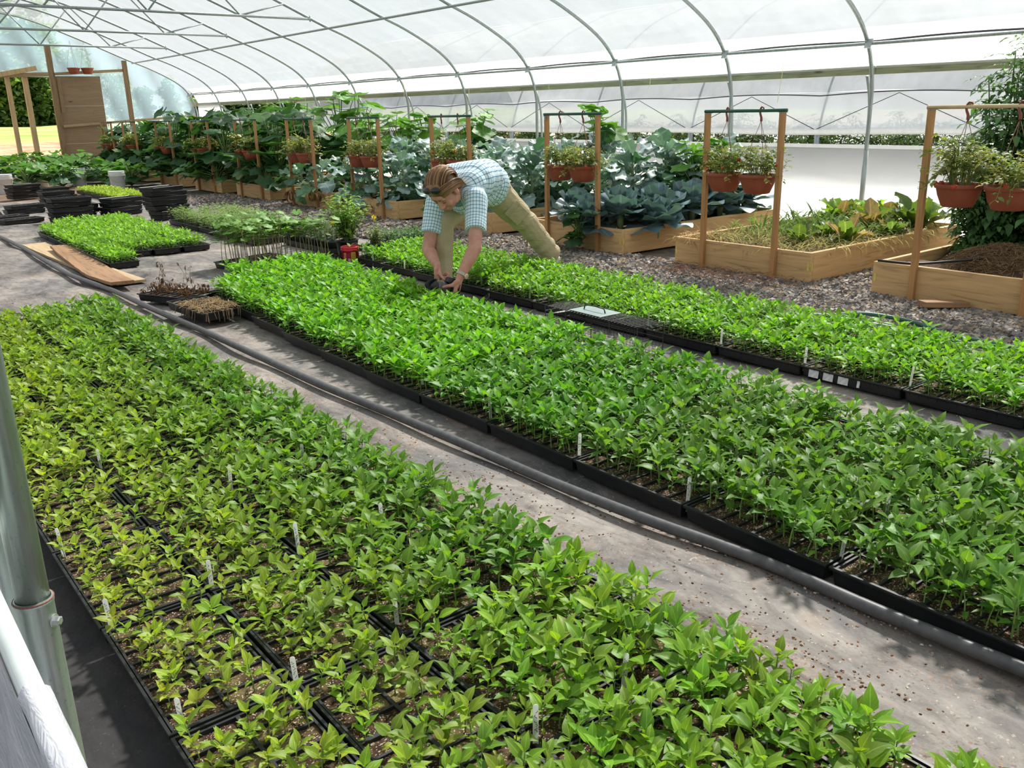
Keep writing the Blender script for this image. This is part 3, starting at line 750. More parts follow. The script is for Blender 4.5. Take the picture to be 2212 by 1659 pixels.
# three white squares stuck on one tray of the right bed
for k in range(4):
    yc = 2.42-.082*k; wd = .055 if k < 3 else .014
    tag(obj('white_sticker', Geo().box((0,0,0), (.002, wd, .045 if k < 3 else .04), R=ry(.14)), plain('sticker%d'%k,(.72,.73,.74),.6,nscale=60,var=.2), loc=(3.8235,yc,.034), smooth=False),
        ['white square sticker on the right bed tray, leftmost of the three','white square sticker on the right bed tray, middle of the three','white square sticker on the right bed tray, rightmost of the three','narrow white strip on the right bed tray beside the squares'][k], 'sticker', 'white stickers on the tray side')
# ------------------------------------------------------------------ hoses, post, rolled curtain
def m_hose():
    t = NT('black_hose'); u = t.n('SeparateXYZ', i_0=t.n('TexCoord').outputs['UV']).outputs[0]
    st = t.math('LESS_THAN', t.math('ABSOLUTE', t.math('SUBTRACT', u, .80)), .018)
    c = t.mix(st, t.ramp(t.noise(30., t.co()), [(.3,(.060,.060,.064)),(.7,(.105,.105,.11))]), (.45,.10,.09))
    return t.end(t.bsdf(c, .42, 0, .45))
hp = [(2.10,.40),(2.085,.69),(2.062,1.04),(2.055,1.4),(2.0,1.84),(1.965,2.26),(1.945,2.83),(1.915,3.42),(1.885,3.96),(1.87,4.74),(1.855,5.61),(1.825,6.49),(1.81,7.43),(1.735,8.5),(1.75,9.6),(1.77,10.56),(1.76,12.14),(1.66,14.),(1.5,16.)]
hp = np.array([(x-.006,y,.02) for x,y in hp])
def spline(P, n):
    P = np.asarray(P,float); d = np.r_[0,np.cumsum(np.linalg.norm(np.diff(P,axis=0),axis=1))]; t = np.linspace(0,d[-1],n)
    m = np.gradient(P, d, axis=0); k = np.clip(np.searchsorted(d,t)-1,0,len(P)-2); h = (d[k+1]-d[k])[:,None]; s = ((t-d[k])/h[:,0])[:,None]
    return (2*s**3-3*s**2+1)*P[k]+(s**3-2*s**2+s)*h*m[k]+(-2*s**3+3*s**2)*P[k+1]+(s**3-s**2)*h*m[k+1]
tag(obj('hose', Geo().tube(spline(hp, 220), .0195, 14), m_hose()), 'thick dark grey hose with a thin red stripe lying along the aisle', 'hose')
gh = spline([(4.62,3.1,.10),(4.8,2.98,.085),(5.05,2.86,.075),(5.16,2.66,.05),(5.13,2.40,.02),(5.10,2.1,.018),(5.05,1.7,.018)], 70)
tag(obj('garden_hose', Geo().tube(gh, .0135, 10), plain('hose_green',(.035,.13,.085),.4)), 'green garden hose arching over the gravel edge behind the right bed', 'hose')
gh = spline([(4.72,2.95,.075),(4.9,2.66,.06),(4.98,2.42,.03),(5.0,2.1,.018),(4.98,1.7,.018)], 60)
tag(obj('garden_hose', Geo().tube(gh, .010, 8), plain('hose_green_pale',(.10,.26,.17),.45)), 'thinner pale green hose lying beside the green garden hose', 'hose')

pst = thing('steel_post', 'galvanized steel post with a bolted sleeve at the left edge of the photo', 'post', (.124,1.12,0))
obj('upper_tube', Geo().tube([(0,0,.65),(0,0,1.25),(0,0,2.4)], .0192, 28), STEEL_NEAR, pst)
obj('ground_sleeve', Geo().lathe([(.0222,0),(.0222,.60),(.0222,.766),(.0232,.770),(.0232,.775),(.0200,.776),(.0200,.75)], 32), STEEL_NEAR, pst)
bo = Geo(); B = ry(PI/2)
bo.lathe([(.0062,0),(.0062,.007),(.0045,.0085)], 6, R=rz(-.75)@B, c=(.0160,-.0150,.744), flat1=True)
bo.lathe([(.0085,-.0006),(.0085,.0012)], 12, R=rz(-.75)@B, c=(.0160,-.0150,.744), flat1=True)
obj('bolt', bo, plain('bolt_zinc',(.62,.63,.62),.3,.8), pst, smooth=False)
obj('sleeve_rim', Geo().tube([(.0222*math.cos(a),.0222*math.sin(a),.774) for a in np.arange(28)*2*PI/28], .0016, 6, closed=True), plain('rust_rim',(.22,.10,.07),.7,.2), pst)
tag(obj('ground_stake', Geo().tube([(.132,1.42,-.02),(.132,1.42,.95)], .0195, 16), STEEL_NEAR), 'greenish steel stake half hidden behind the bolted post', 'post')
rc = thing('rolled_curtain', 'white film side curtain rolled on a pipe at the lower left corner', 'curtain', (.045,.6,.9))
def rollsurf():
    V=[]; ys = np.linspace(-1.0,.205,80); n = 24
    for y in ys:
        for k in range(n):
            a = k*2*PI/n; r = .0132+.0010*math.sin(a*3+y*9)+.0006*math.sin(a*7-y*31)+.0004*math.sin(y*70+a*2)
            V.append((r*math.cos(a), y, r*math.sin(a)))
    return Geo().grid(np.array(V), n, len(ys), wrap=True)
wf = NT('rolled_film'); WROLL = wf.end(wf.bsdf(wf.ramp(wf.noise(3., wf.co('Object',(9,2,9)), detail=5),[(.3,(.36,.38,.43)),(.6,(.56,.57,.61))]), .32, 0, .5, wf.bump(wf.noise(5., wf.co('Object',(14,3,14)), detail=6, dist=1.5), .5, .012)))
obj('roll', rollsurf(), WROLL, rc)
obj('pipe', Geo().tube([(0,-1.2,0),(0,2.0,0)], .0112, 16), plain('pipe_film',(.62,.68,.66),.3), rc)
hang = np.array([(-.0125-.006*math.sin(y*7)*min(1,-z*8)-.05*(-z)+.006*math.sin(y*23+z*9)*min(1,-z*8), y, z) for y in np.linspace(-1,1.1,70) for z in np.linspace(-.88,0,24)])
obj('hanging_film', Geo().grid(hang, 24, 70), WROLL, rc)
rc.location = (.0745,.6,.838)

# crumbs of potting mix and bark spilled on the cloth
cr = Geo(); r = np.random.default_rng(88)
def crumbs(n, cx, cy, sx, sy, tones):
    for _ in range(n):
        x, y = r.normal(cx, sx), r.normal(cy, sy); s = r.uniform(.0018,.0052)
        V = np.array([(-1,-.6,0),(1,-.7,0),(.8,.7,0),(-.9,.6,0),(-.6,-.4,.7),(.7,-.4,.6),(.6,.5,.7),(-.6,.4,.6)])*s*r.uniform(.6,1.3,(8,3))
        z = .006*math.sin(x*5.1+1.3*math.sin(y*1.7))*math.sin(y*2.3+x)+.004*math.sin(y*6.1+3*x)+.003*math.sin(x*13+y*4)-.012
        cr.add(V@rz(r.uniform(0,6.28)).T+(x,y,z-.0005), [(4,5,6,7),(0,1,5,4),(1,2,6,5),(2,3,7,6),(3,0,4,7)], col=np.array(tones[int(r.integers(len(tones)))])*r.uniform(.7,1.25))
BR_ = [(.22,.11,.06),(.30,.17,.10),(.12,.06,.035)]; PALE_ = [(.50,.42,.32),(.60,.54,.45),(.34,.22,.14)]
for cx, cy, sx, sy, n in [(1.72,2.05,.10,.16,150),(1.68,1.55,.12,.10,120),(1.80,1.2,.10,.12,110),(1.66,3.0,.10,.2,120),(1.75,.95,.09,.12,110),(1.62,3.9,.12,.25,90),(1.4,6.9,.16,.3,260),(1.25,7.4,.2,.3,160),(1.78,2.5,.08,.1,90),(2.02,1.5,.02,.3,90),(1.98,2.4,.03,.5,80)]: crumbs(n, cx, cy, sx, sy, BR_)
for cx, cy, sx, sy, n in [(2.055,1.25,.012,.25,140),(3.72,2.2,.05,.8,260),(3.73,3.7,.04,.7,200),(1.7,2.4,.14,1.,260),(3.4,4.6,.12,.5,150),(2.6,9.0,.3,.9,220),(1.6,5.2,.2,.9,160),(3.3,1.9,.05,.5,90)]: crumbs(n, cx, cy, sx, sy, PALE_)
cm = NT('crumb'); tag(obj('soil_crumbs', cr, cm.end(cm.bsdf(cm.n('Attribute', attribute_name='col').outputs[0], .95, 0, .1)), smooth=False), 'brown and pale crumbs of potting mix and bark spilled on the ground cloth', 'crumbs', kind='stuff')
# ------------------------------------------------------------------ raised beds
def leafy(name, rough=.42, trans=.25, spec=.45, **k): return leafmat(name, rough, trans, spec, **k)
BLUE = leafy('brassica_leaf', .36, .16, .55, rib=(1.55,1.4,1.45), ribw=.045, glow=(1.3,1.6,.8))
SQUASH = leafy('squash_leaf', .5, .34, .35, rib=(1.4,1.25,1.3), ribw=.035)
FINE = leafy('fine_leaf', .5, .38, .35, rib=(1.,1.,1.), ribw=.0)
LETT = leafy('lettuce_leaf', .4, .45, .4, rib=(1.8,1.45,2.2), ribw=.12)
DRYM = leafy('dry_leaf', .85, .3, .1, rib=(.8,.75,.7), glow=(1.2,1.1,.9))
BSTEM = plain('pale_stem', (.22,.30,.15), .6, var=.3); WSTEM = plain('woody_stem', (.22,.15,.08), .8, var=.3)
BEDSOIL = m_soil('bed_soil', (.05,.03,.022), (.12,.08,.055), (.24,.17,.12), 6.)
TAGY = plain('lumber_tag', (.62,.55,.10), .5)
PAIRS = [(2.33,3.07),(4.23,4.95),(6.25,7.0),(8.33,9.08),(10.34,11.1),(12.25,13.05),(14.25,15.11),(16.37,17.19),(18.43,19.38),(20.77,21.64),(22.57,23.41)]
BW, BL, BH, BX = 1.37, 2.42, .232, 6.0
CONT = ['straw and a tall tomato plant','wilted lettuce and dried grass','blue cabbages','broccoli behind the bending man','broccoli, left of the bending man','collards with brown fallen leaves','squash, nearest of the squash beds','squash, second of the squash beds','squash, third of the squash beds','squash, fourth of the squash beds','squash, farthest of the squash beds']
bm = {}
bm['front'] = mesh('bed_board', Geo().box((.019,0,BH/2), (.038,BW,BH)), LUMBER, False)
bm['side'] = mesh('bed_side', Geo().box((BL/2,0,BH/2), (BL-.078,.038,BH)), LUMBER_X, False)
bm['tag'] = mesh('lumber_tag', Geo().box((0,0,0), (.003,.016,.055)), TAGY, False)
def soilgrid(seed, hump=.03):
    r = np.random.default_rng(seed); nx, ny = 40, 26
    V = [(x, y, .165+hump*math.sin(x*9+seed)*math.sin(y*7+1)+r.uniform(-.012,.012)) for y in np.linspace(-BW/2+.035,BW/2-.035,ny) for x in np.linspace(.035,BL-.035,nx)]
    return Geo().grid(np.array(V), nx, ny)
bm['soil'] = mesh('bed_soil', soilgrid(1), BEDSOIL)
YC = []
for k, (a, b_) in enumerate(PAIRS):
    yc = (a+b_)/2; YC.append(yc)
    t = thing('raised_bed', 'raised wooden bed of ' + CONT[k], 'raised bed', (BX,yc,0), (0,0,rng.uniform(-.012,.012)), 'raised wooden beds')
    for nm, me, loc in (('front_board','front',(0,0,0)),('back_board','front',(BL-.038,0,0)),('side_board','side',(0,-BW/2+.019,0)),('side_board','side',(0,BW/2-.019,0))):
        ob = obj(nm, bm[me], parent=t, loc=loc); bv = ob.modifiers.new('bevel','BEVEL'); bv.width = .004; bv.segments = 2
    obj('soil', bm['soil'], parent=t)
    if k < 3:
        for sy in (-1,1): obj('lumber_tag', bm['tag'], parent=t, loc=(-.0015, sy*(BW/2-.022), .12))
        obj('lumber_tag', bm['tag'], parent=t, loc=(.020,-BW/2-.0015,.12), rot=(0,0,PI/2))
# ------------------------------------------------------------------ racks with hanging baskets
BARW = plain('pale_dowel', (.58,.42,.24), .6)
for k, (a, b_) in enumerate(PAIRS):
    yc = (a+b_)/2; ht = 1.275-.004*k
    t = thing('basket_rack', 'slim wooden basket rack on the raised bed of %s' % CONT[k], 'rack', (BX-.02,yc,0), (0,0,0), 'wooden racks holding the hanging baskets')
    if k >= 6: t['label'] = 'slim wooden rack of two posts at the %s of the squash beds' % CONT[k].split(', ')[1].split(' ')[0]
    for y in (a-yc, b_-yc):
        obj('post', Geo().box((0,0,ht/2), (.036,.040,ht)), POSTW, t, loc=(0,y,0), rot=(rng.uniform(-.006,.006),rng.uniform(-.012,.006),0), smooth=False)
        obj('bracket', Geo().box((.0,0,0),(.046,.050,.004)).box((-.021,0,-.02),(.004,.02,.04)), STEEL, t, loc=(-.0,y,ht+.002), smooth=False)
    obj('crossbar', Geo().tube([(0,a-yc-.035,ht+.017),(0,b_-yc+.035,ht+.017)], .0135, 10), BARW if k == 0 else DGREEN, t)
RIM, PH = .150, .150
potp = [(.088,0),(.098,.004),(.128,.075),(.139,.118),(.141,.121),(.149,.122),(.152,.127),(.152,.146),(.148,.150),(.141,.148),(.136,.12),(.134,.118)]
potg = Geo().lathe(potp, 28, flat0=True); POTM = mesh('pot', potg, TERRA)
SOILP = mesh('pot_soil', Geo().lathe([(.136,.118),(.07,.126)], 20, flat1=True), BEDSOIL)
hk = Geo(); hz = .55
hk.tube(spline([(0,.0,hz),(0,.002,hz+.03),(0,.014,hz+.06),(0,.016,hz+.085),(0,.0,hz+.108),(0,-.018,hz+.098),(0,-.022,hz+.083)], 24), np.linspace(.010,.0055,24), 8)
HOOK = mesh('hook', hk, HOOKM)
WI = [mesh('wire', Geo().tube([(.147*math.cos(a),.147*math.sin(a),.145),(0,0,hz+.004)], .0022, 5), WIRE) for a in (.4,2.5,4.6)]
TOMM = [plain('ripe_tomato', (.52,.045,.018), .25, 0, .5, .15), plain('orange_tomato', (.55,.16,.03), .25, 0, .5, .15), plain('green_tomato', (.30,.40,.10), .3)]
def tomfol(seed, R=.19, H=.20, ns=34, lean=(0,0), dens=1.):
    r = np.random.default_rng(seed); g = Geo(); st = Geo()
    for i in range(ns):
        a = r.uniform(0,6.28); out = r.uniform(.3,1.)**.7*R*1.15; h = r.uniform(.25,1.)*H; dr = r.uniform(0,.16) if out > R*.75 else 0
        P = spline([(.05*math.cos(a),.05*math.sin(a),.12),(.45*out*math.cos(a)+lean[0]*.5,.45*out*math.sin(a)+lean[1]*.5,.13+h*.85),(out*math.cos(a)+lean[0],out*math.sin(a)+lean[1],.13+h-dr)], 12)
        st.tube(P, np.linspace(.0026,.0012,12), 4, cap=False)
        base = np.array([.18,.25,.058])*r.uniform(.75,1.3)
        if r.random() < .45: base = np.array([.33,.335,.10])*r.uniform(.8,1.2)
        for j in range(3,12):
            for s_ in (-1,1):
                if r.random() > .92*dens: continue
                L = r.uniform(.026,.050); V, Q, U = leaf(L, L*.55, 3, 1, shp_ovate, r.uniform(-.6,.7), .9, .2, .05, 2, pet=.1)
                R_ = rz(a-PI/2+s_*r.uniform(.5,1.4))@ry(r.uniform(-.5,.5))
                g.add(V@R_.T+P[j]+r.uniform(-.008,.008,3), Q, uv=U, col=base*r.uniform(.8,1.2))
    g.put(st.fin(), mi=1)
    return g, st
BF = []; VINE = plain('vine_stem',(.22,.25,.08),.6)
for q in range(5):
    a_, b_ = tomfol(500+q, .23 if q != 3 else .26, .23+.03*(q%3), 44)
    BF.append(mesh('tomato_leaves', a_, [FINE, VINE]))
def tomato_ball(r_): return Geo().lathe([(0.001,-r_),(r_*.6,-r_*.82),(r_*.98,-r_*.25),(r_*.98,.25*r_),(r_*.62,.78*r_),(.001,.72*r_)], 12)
TB = [mesh('tomato', tomato_ball(.0165), m) for m in TOMM]
def basket(label, x, y, ztop, q, tom=5, dz=0, yaw=0, lift=0., fol=1.):
    t = thing('hanging_basket', label, 'hanging plant', (x,y,ztop-hz-.098), (0,0,yaw), 'terracotta hanging baskets')
    obj('pot', POTM, parent=t); obj('soil', SOILP, parent=t); obj('hook', HOOK, parent=t)
    for m in WI: obj('wire', m, parent=t)
    if fol:
        f = obj('tomato_plant', BF[q], parent=t); f.scale = (fol,)*3
        for i in range(tom):
            a = rng.uniform(0,6.28); rr = rng.uniform(.08,.19)
            m = TB[0 if rng.random() < .72 else int(rng.integers(1,3))]
            obj('tomato', m, parent=f, loc=(rr*math.cos(a), rr*math.sin(a), rng.uniform(.10,.26)))
    return t
NTH = ['nearest','second nearest','third nearest','fourth nearest','fifth nearest','sixth nearest','fifth farthest','fourth farthest','third farthest','second farthest','farthest']
TOMN = [(4,3),(8,2),(1,3),(4,7),(3,2),(2,2),(2,2),(2,1),(2,1),(3,1),(1,1)]
for k, (a, b_) in enumerate(PAIRS):
    yc = (a+b_)/2; ht = 1.275-.004*k+.017+.0135+.004
    for s_, side in ((1,'left'),(-1,'right')):
        y = yc+s_*.165; x = BX-.02
        if k == 0: y = yc+(.13 if s_ > 0 else -.19)
        basket('terracotta hanging basket of tomatoes, %s of the pair on the %s rack' % (side, NTH[k]), x, y, ht-.0, int(rng.integers(5)), TOMN[k][0 if s_ > 0 else 1], yaw=rng.uniform(-.3,.3), fol=1.0 if k else 1.1)
# two empty pots hanging on the end wall
for i, x in enumerate((5.98, 6.30)):
    t = thing('hanging_basket', 'empty terracotta pot hanging high on the far end wall, %s of two' % ['left','right'][i], 'hanging plant', (x, EY-.30, 2.42), (0,0,.2), 'terracotta hanging baskets')
    obj('pot', POTM, parent=t)
    for a in (.4,2.5,4.6): obj('wire', Geo().tube([(.147*math.cos(a),.147*math.sin(a),.145),(0,0,.78)], .0022, 5), WIRE, t)
# ------------------------------------------------------------------ crops
def pl_thing(name, label, cat, loc, meshes, yaw=None, s=1., group=None):
    t = thing(name, label, cat, loc, (0,0,rng.uniform(0,6.28) if yaw is None else yaw), group); t.scale = (s,s,s)
    for n, m in meshes: obj(n, m, parent=t)
    return t
def brassica(seed, h=.55, n=20, L0=.36, blue=1.):
    r = np.random.default_rng(seed); g = Geo(); st = Geo()
    st.tube([(0,0,0),(.01,.01,h*.3),(0,0,h*.75)], [.022,.02,.014], 8)
    for i in range(n):
        f = i/(n-1); a = i*2.4+r.uniform(-.3,.3); z = h*(.12+.68*f); L = L0*(1.05-.40*f)*r.uniform(.8,1.15)
        el = .15+1.05*f+r.uniform(-.2,.2); pl_ = L*.42
        d = np.array([math.cos(a)*math.cos(el), math.sin(a)*math.cos(el), math.sin(el)])
        P = [np.array([0,0,z])+d*pl_*t+np.array([0,0,-.25*pl_*t*t]) for t in (0,.5,1.)]
        st.tube(P, [.007,.005,.0035], 5, cap=False)
        V, Q, U = leaf(L, L*r.uniform(.62,.78), 13, 4, shp_oval, el-.25, r.uniform(.7,1.5), r.uniform(-.05,.3), .11, 2.6, r.uniform(0,6), pet=.03, lobe=.10, lk=3)
        V = V@ry(r.uniform(-.35,.35)).T@rz(a-PI/2).T+P[-1]
        base = np.array([.26,.37,.35]) if blue else np.array([.075,.185,.085])
        c = base*r.uniform(.7,1.3)
        if r.random() < .2: c = np.array([.09,.21,.10])
        g.add(V, Q, uv=U, col=c)
    return [('leaves', mesh('brassica_leaves', g, BLUE)), ('stem', mesh('brassica_stem', st, BSTEM))]
BR = [brassica(700+i, .66+.05*(i%3), 32, .36) for i in range(4)]
COLL = [brassica(720+i, .42, 16, .36, i%2) for i in range(3)]
def cabbage(seed):
    r = np.random.default_rng(seed); g = Geo(); st = Geo(); hd = Geo()
    st.tube([(0,0,0),(0,0,.16)], [.025,.03], 8)
    for i in range(15):
        f = i/14; a = i*2.4+r.uniform(-.25,.25); R = (.285-.15*f)*r.uniform(.9,1.12)
        V, Q, U, T = palm(R*.66, 34, 2, .05, -.05+.5*f, .095, r.uniform(0,6), 7)
        el = -.08+1.30*f+r.uniform(-.14,.14)
        V = V+np.array([0,R*.42,0]); V = V@rx(el).T
        V = V@rz(a-PI/2).T+np.array([0,0,.13+.07*f])
        g.add(V, Q, T, uv=U, col=np.array([.115,.185,.215])*r.uniform(.75,1.35))
        st.tube([(0,0,.13+.05*f),(R*.45*math.cos(a)*math.cos(el),R*.45*math.sin(a)*math.cos(el),.13+.07*f+R*.45*math.sin(el)-.004)], [.010,.006], 5, cap=False)
    n=14; prof=[(.001,.13),(.06,.145),(.092,.19),(.088,.245),(.055,.285),(.001,.297)]
    hd.lathe(smoothpath(prof,16), 24, col=(.14,.22,.22))
    return [('outer_leaves', mesh('cabbage_leaves', g, BLUE)), ('head', mesh('cabbage_head', hd, BLUE)), ('stalk', mesh('cabbage_stalk', st, BSTEM))]
CB = [cabbage(740+i) for i in range(4)]
def squash(seed, h=.9, n=26, R0=.17, spread=.5, bright=0):
    r = np.random.default_rng(seed); g = Geo(); st = Geo()
    for i in range(n):
        a = r.uniform(0,6.28); f = r.random(); z = h*(.25+.75*f); o = spread*r.uniform(.25,1.)*(1.05-.5*f)
        tip = np.array([o*math.cos(a), o*math.sin(a), z])
        P = spline([(0,0,.02),(o*.25*math.cos(a),o*.25*math.sin(a),z*.6),tip], 8); st.tube(P, np.linspace(.009,.005,8), 5, cap=False)
        R = R0*r.uniform(.7,1.2)*(.85+.3*(1-f))
        V, Q, U, T = palm(R, 20, 5, .16, r.uniform(-.25,.22), .05, r.uniform(0,6))
        V = V@rx(r.uniform(-.75,.25)).T@ry(r.uniform(-.3,.3)).T@rz(a-PI/2).T+tip
        c = np.array([.042,.120,.040])*r.uniform(.6,1.5)
        if bright and f > .5: c = np.array([.12,.30,.045])*r.uniform(.7,1.2)
        elif r.random() < .2: c = np.array([.09,.21,.05])
        g.add(V, Q, T, uv=U, col=c)
    return [('leaves', mesh('squash_leaves', g, SQUASH)), ('stalks', mesh('squash_stalks', st, plain('squash_stalk%d'%seed,(.16,.25,.07),.6)))]
SQ = [squash(760+i, .92, 34, .17, .48) for i in range(4)]; SQB = [squash(770+i, 1.15, 26, .17, .40, 1) for i in range(3)]
SQL = [squash(780+i, .42, 26, .12, .42) for i in range(3)]; SQLV = [squash(785+i, .40, 38, .11, .55, 1) for i in range(3)]
# bed by bed; loc relative to the bed
def inbed(k, x, y, z=.165): return (BX+x, YC[k]+y, z)
LR = ['front left','front right','second pair left','second pair right','third pair left','third pair right','back left','back right']
def pos(i): return ('front','second','third','back')[i//2]+' row, '+('left','right')[i%2]
# bed of cabbages
for i, (x, y, s_) in enumerate([(.24,.20,1.0),(.26,-.40,1.15),(.74,-.46,1.15),(.72,.10,1.),(1.22,-.48,1.15),(1.22,.08,1.05),(1.70,-.46,1.1),(2.14,-.44,1.1)]):
    pl_thing('cabbage', 'blue green cabbage in the cabbage bed, %s from the front, %s file' % (ORD[[0,0,1,1,2,2,3,4][i]], 'left' if y > 0 else 'right'), 'cabbage', inbed(2,x,y), CB[i%4], s=s_*1.04, group='cabbages in one raised bed')
for i, (x, y) in enumerate([(.03,-.22),(.50,-.66)]):
    pl_thing('cabbage', ['blue green cabbage spilling over the front board of the cabbage bed','blue green cabbage spilling over the right board of the cabbage bed'][i], 'cabbage', inbed(2,x,y,.10), CB[i+1], s=1.15, group='cabbages in one raised bed')
for i, (x, y) in enumerate([(.80,.50),(1.30,.46),(1.78,.40),(2.15,.45),(1.72,-.02),(2.15,-.05)]):
    pl_thing('broccoli_plant', 'tall blue green broccoli plant behind the cabbages, %s from the front' % ORD[i], 'broccoli', inbed(2,x,y), BR[i%4], s=1.0+.05*(i%3), group='broccoli in the cabbage bed')
for i, (x, y) in enumerate([(1.55,-.25),(1.95,-.22)]):
    pl_thing('pepper_plant', 'light green bushy plant at the back of the cabbage bed, %s' % ('nearer one','farther one')[i], 'plant', inbed(2,x,y), SQB[i], s=.72)
for k, nm in ((3,'behind the bending man'),(4,'left of the bending man')):
    for i in range(8):
        x = .28+.60*(i//2); y = .33*(1 if i%2 == 0 else -1)
        pl_thing('broccoli_plant', 'ruffled blue green broccoli plant in the bed %s, %s' % (nm, pos(i)), 'broccoli', inbed(k,x+rng.uniform(-.05,.05),y+rng.uniform(-.05,.05)), BR[(i+k)%4], s=rng.uniform(.95,1.15)*(1 if i > 1 else .92), group='broccoli in the bed '+nm)
for i in range(8):
    x = .12+.62*(i//2); y = .36*(1 if i%2 == 0 else -1)
    if i < 4: pl_thing('collard_plant', 'broad leaved collard plant in the collard bed, %s' % pos(i), 'collard', inbed(5,x,y), COLL[i%3], s=1.05, group='collards in one raised bed')
    else: pl_thing('squash_plant', 'tall green squash plant behind the collards, %s' % pos(i), 'squash', inbed(5,x,y), SQB[i%3], s=1., group='squash behind the collards')
for k in range(6, 11):
    for i in range(6):
        x = .30+.80*(i//2); y = .34*(1 if i%2 == 0 else -1)
        pl_thing('squash_plant', 'dark green squash plant in the %s squash bed, %s row, %s' % (CONT[k].split(', ')[1].split(' ')[0], ('front','middle','back')[i//2], ('left','right')[i%2]), 'squash', inbed(k,x+rng.uniform(-.08,.08),y+rng.uniform(-.08,.08)), (SQ if i < 4 or k > 7 else SQB)[(i+k)%3], s=rng.uniform(.95,1.15)*(1.22 if k < 9 else 1.05), group='squash in the far raised beds')
for k in range(6, 11):
    for i in range(3):
        if k == 6 and i == 1: continue
        pl_thing('squash_plant', 'low squash plant spilling over the front board of the %s squash bed, %s' % (CONT[k].split(', ')[1].split(' ')[0], ('left','middle','right')[i]), 'squash', inbed(k,.04,.45-.45*i), SQL[(i+k)%3], s=rng.uniform(1.,1.3), group='low squash at the bed fronts')
for i, y in enumerate((.35,-.3)):
    pl_thing('squash_plant', 'tall bright leaved plant rising at the back of the %s' % ('broccoli bed left of the man','broccoli bed behind the man')[i], 'squash', inbed(4-i,2.05,y), SQB[i], s=1.05)
# wilted bed
def blades(n, x0, x1, y0, y1, L, col, seed, z=.17, up=.8, w=.006):
    r = np.random.default_rng(seed); g = Geo()
    for _ in range(n):
        l = L*r.uniform(.5,1.3); a = r.uniform(0,6.28); e = r.uniform(-.1,up)
        V, Q, U = leaf(l, w*r.uniform(.6,1.6), 5, 1, shp_lance, e, r.uniform(.5,2.2), .1, 0, pet=.02, tip=.0005)
        V[:,2] = np.maximum(V[:,2], -.10)
        g.add(V@rz(a).T+(r.uniform(x0,x1), r.uniform(y0,y1), z+r.uniform(-.01,.05)), Q, uv=U, col=np.array(col)*r.uniform(.55,1.3)*np.array([1,r.uniform(.9,1.05),1]))
    return g
yb = YC[1]
g = blades(2300, BX+.06, BX+1.9, yb-.60, yb+.62, .17, (.50,.46,.18), 1, .19, .9)
g.put(blades(500, BX+.3, BX+2.2, yb-.6, yb+.6, .17, (.22,.32,.08), 9, .20, 1.0, .011).fin())
g.put(blades(420, BX+1.0, BX+2.3, yb-.6, yb+.6, .20, (.16,.27,.07), 10, .24, 1.1, .014).fin())
g.put(blades(500, BX+.2, BX+2.2, yb-.62, yb+.2, .15, (.42,.33,.20), 2, .17, .5, .012).fin())
g.put(blades(260, BX-.02, BX+.5, yb+.45, yb+.70, .18, (.55,.40,.18), 3, .20, .5).fin())
g.put(blades(330, BX+.4, BX+2.0, yb-.70, yb-.60, .17, (.50,.45,.16), 4, .21, .2).fin())
tag(obj('dried_grass', g, DRYM), 'dried yellow grass and wilted stalks covering the raised bed of wilted lettuce', 'grass', kind='stuff')
g = blades(520, BX+.7, BX+1.7, yb-.2, yb+.6, .24, (.20,.36,.07), 5, .2, 1.3, .010)
tag(obj('green_grass', g, DRYM), 'tall green grass tuft in the middle of the wilted lettuce bed', 'grass', kind='stuff')
def lettuce(seed, h=.26, n=14, col=(.13,.215,.05)):
    r = np.random.default_rng(seed); g = Geo(); st = Geo(); st.tube([(0,0,-.02),(0,0,.05)], .02, 6)
    for i in range(n):
        a = i*2.4; f = i/n; L = h*r.uniform(.75,1.1)
        V, Q, U = leaf(L, L*.48, 9, 3, shp_oval, .65+.75*f, r.uniform(.2,1.5), .45, .12, 4., r.uniform(0,6), pet=.02)
        c = np.array(col)*r.uniform(.7,1.25)
        if r.random() < .22: c = np.array([.36,.27,.13])*r.uniform(.7,1.1)
        g.add(V@rz(a).T+(.03*math.sin(-a),.03*math.cos(a),.02), Q, uv=U, col=c)
    return [('leaves', mesh('lettuce_leaves', g, LETT)), ('base', mesh('lettuce_base', st, BSTEM))]
LT = [lettuce(800+i, .25+.03*i, 12) for i in range(3)]; LTY = [lettuce(810+i, .28, 20, (.20,.36,.03)) for i in range(2)]
for x, y, s_, nm, M_ in [(.88,-.44,1.15,'tall browning romaine lettuce by the right board of the wilted bed',LT[0]),(1.0,-.20,.95,'wilted green lettuce left of the browning romaine',LT[1]),(.55,-.2,.8,'small half wilted lettuce near the front of the wilted bed',LT[2]),
    (1.45,-.52,.9,'pale lettuce hanging at the far part of the right board of the wilted bed',LT[1]),(1.72,-.18,1.3,'tall lettuce before the white sidewall, right of the yellow green one',LT[0]),(2.0,-.45,1.35,'big romaine lettuce at the back right of the wilted bed',LT[2]),(2.15,-.1,1.3,'romaine lettuce at the back middle of the wilted bed',LT[1]),
    (1.95,.30,1.2,'bright yellow green lettuce at the back of the wilted bed',LTY[0]),(2.2,.15,1.15,'second bright yellow green lettuce close to the open side',LTY[1])]:
    pl_thing('lettuce', nm, 'lettuce', inbed(1,x,y,.18), M_, s=s_*.84, group='lettuces in the wilted bed')
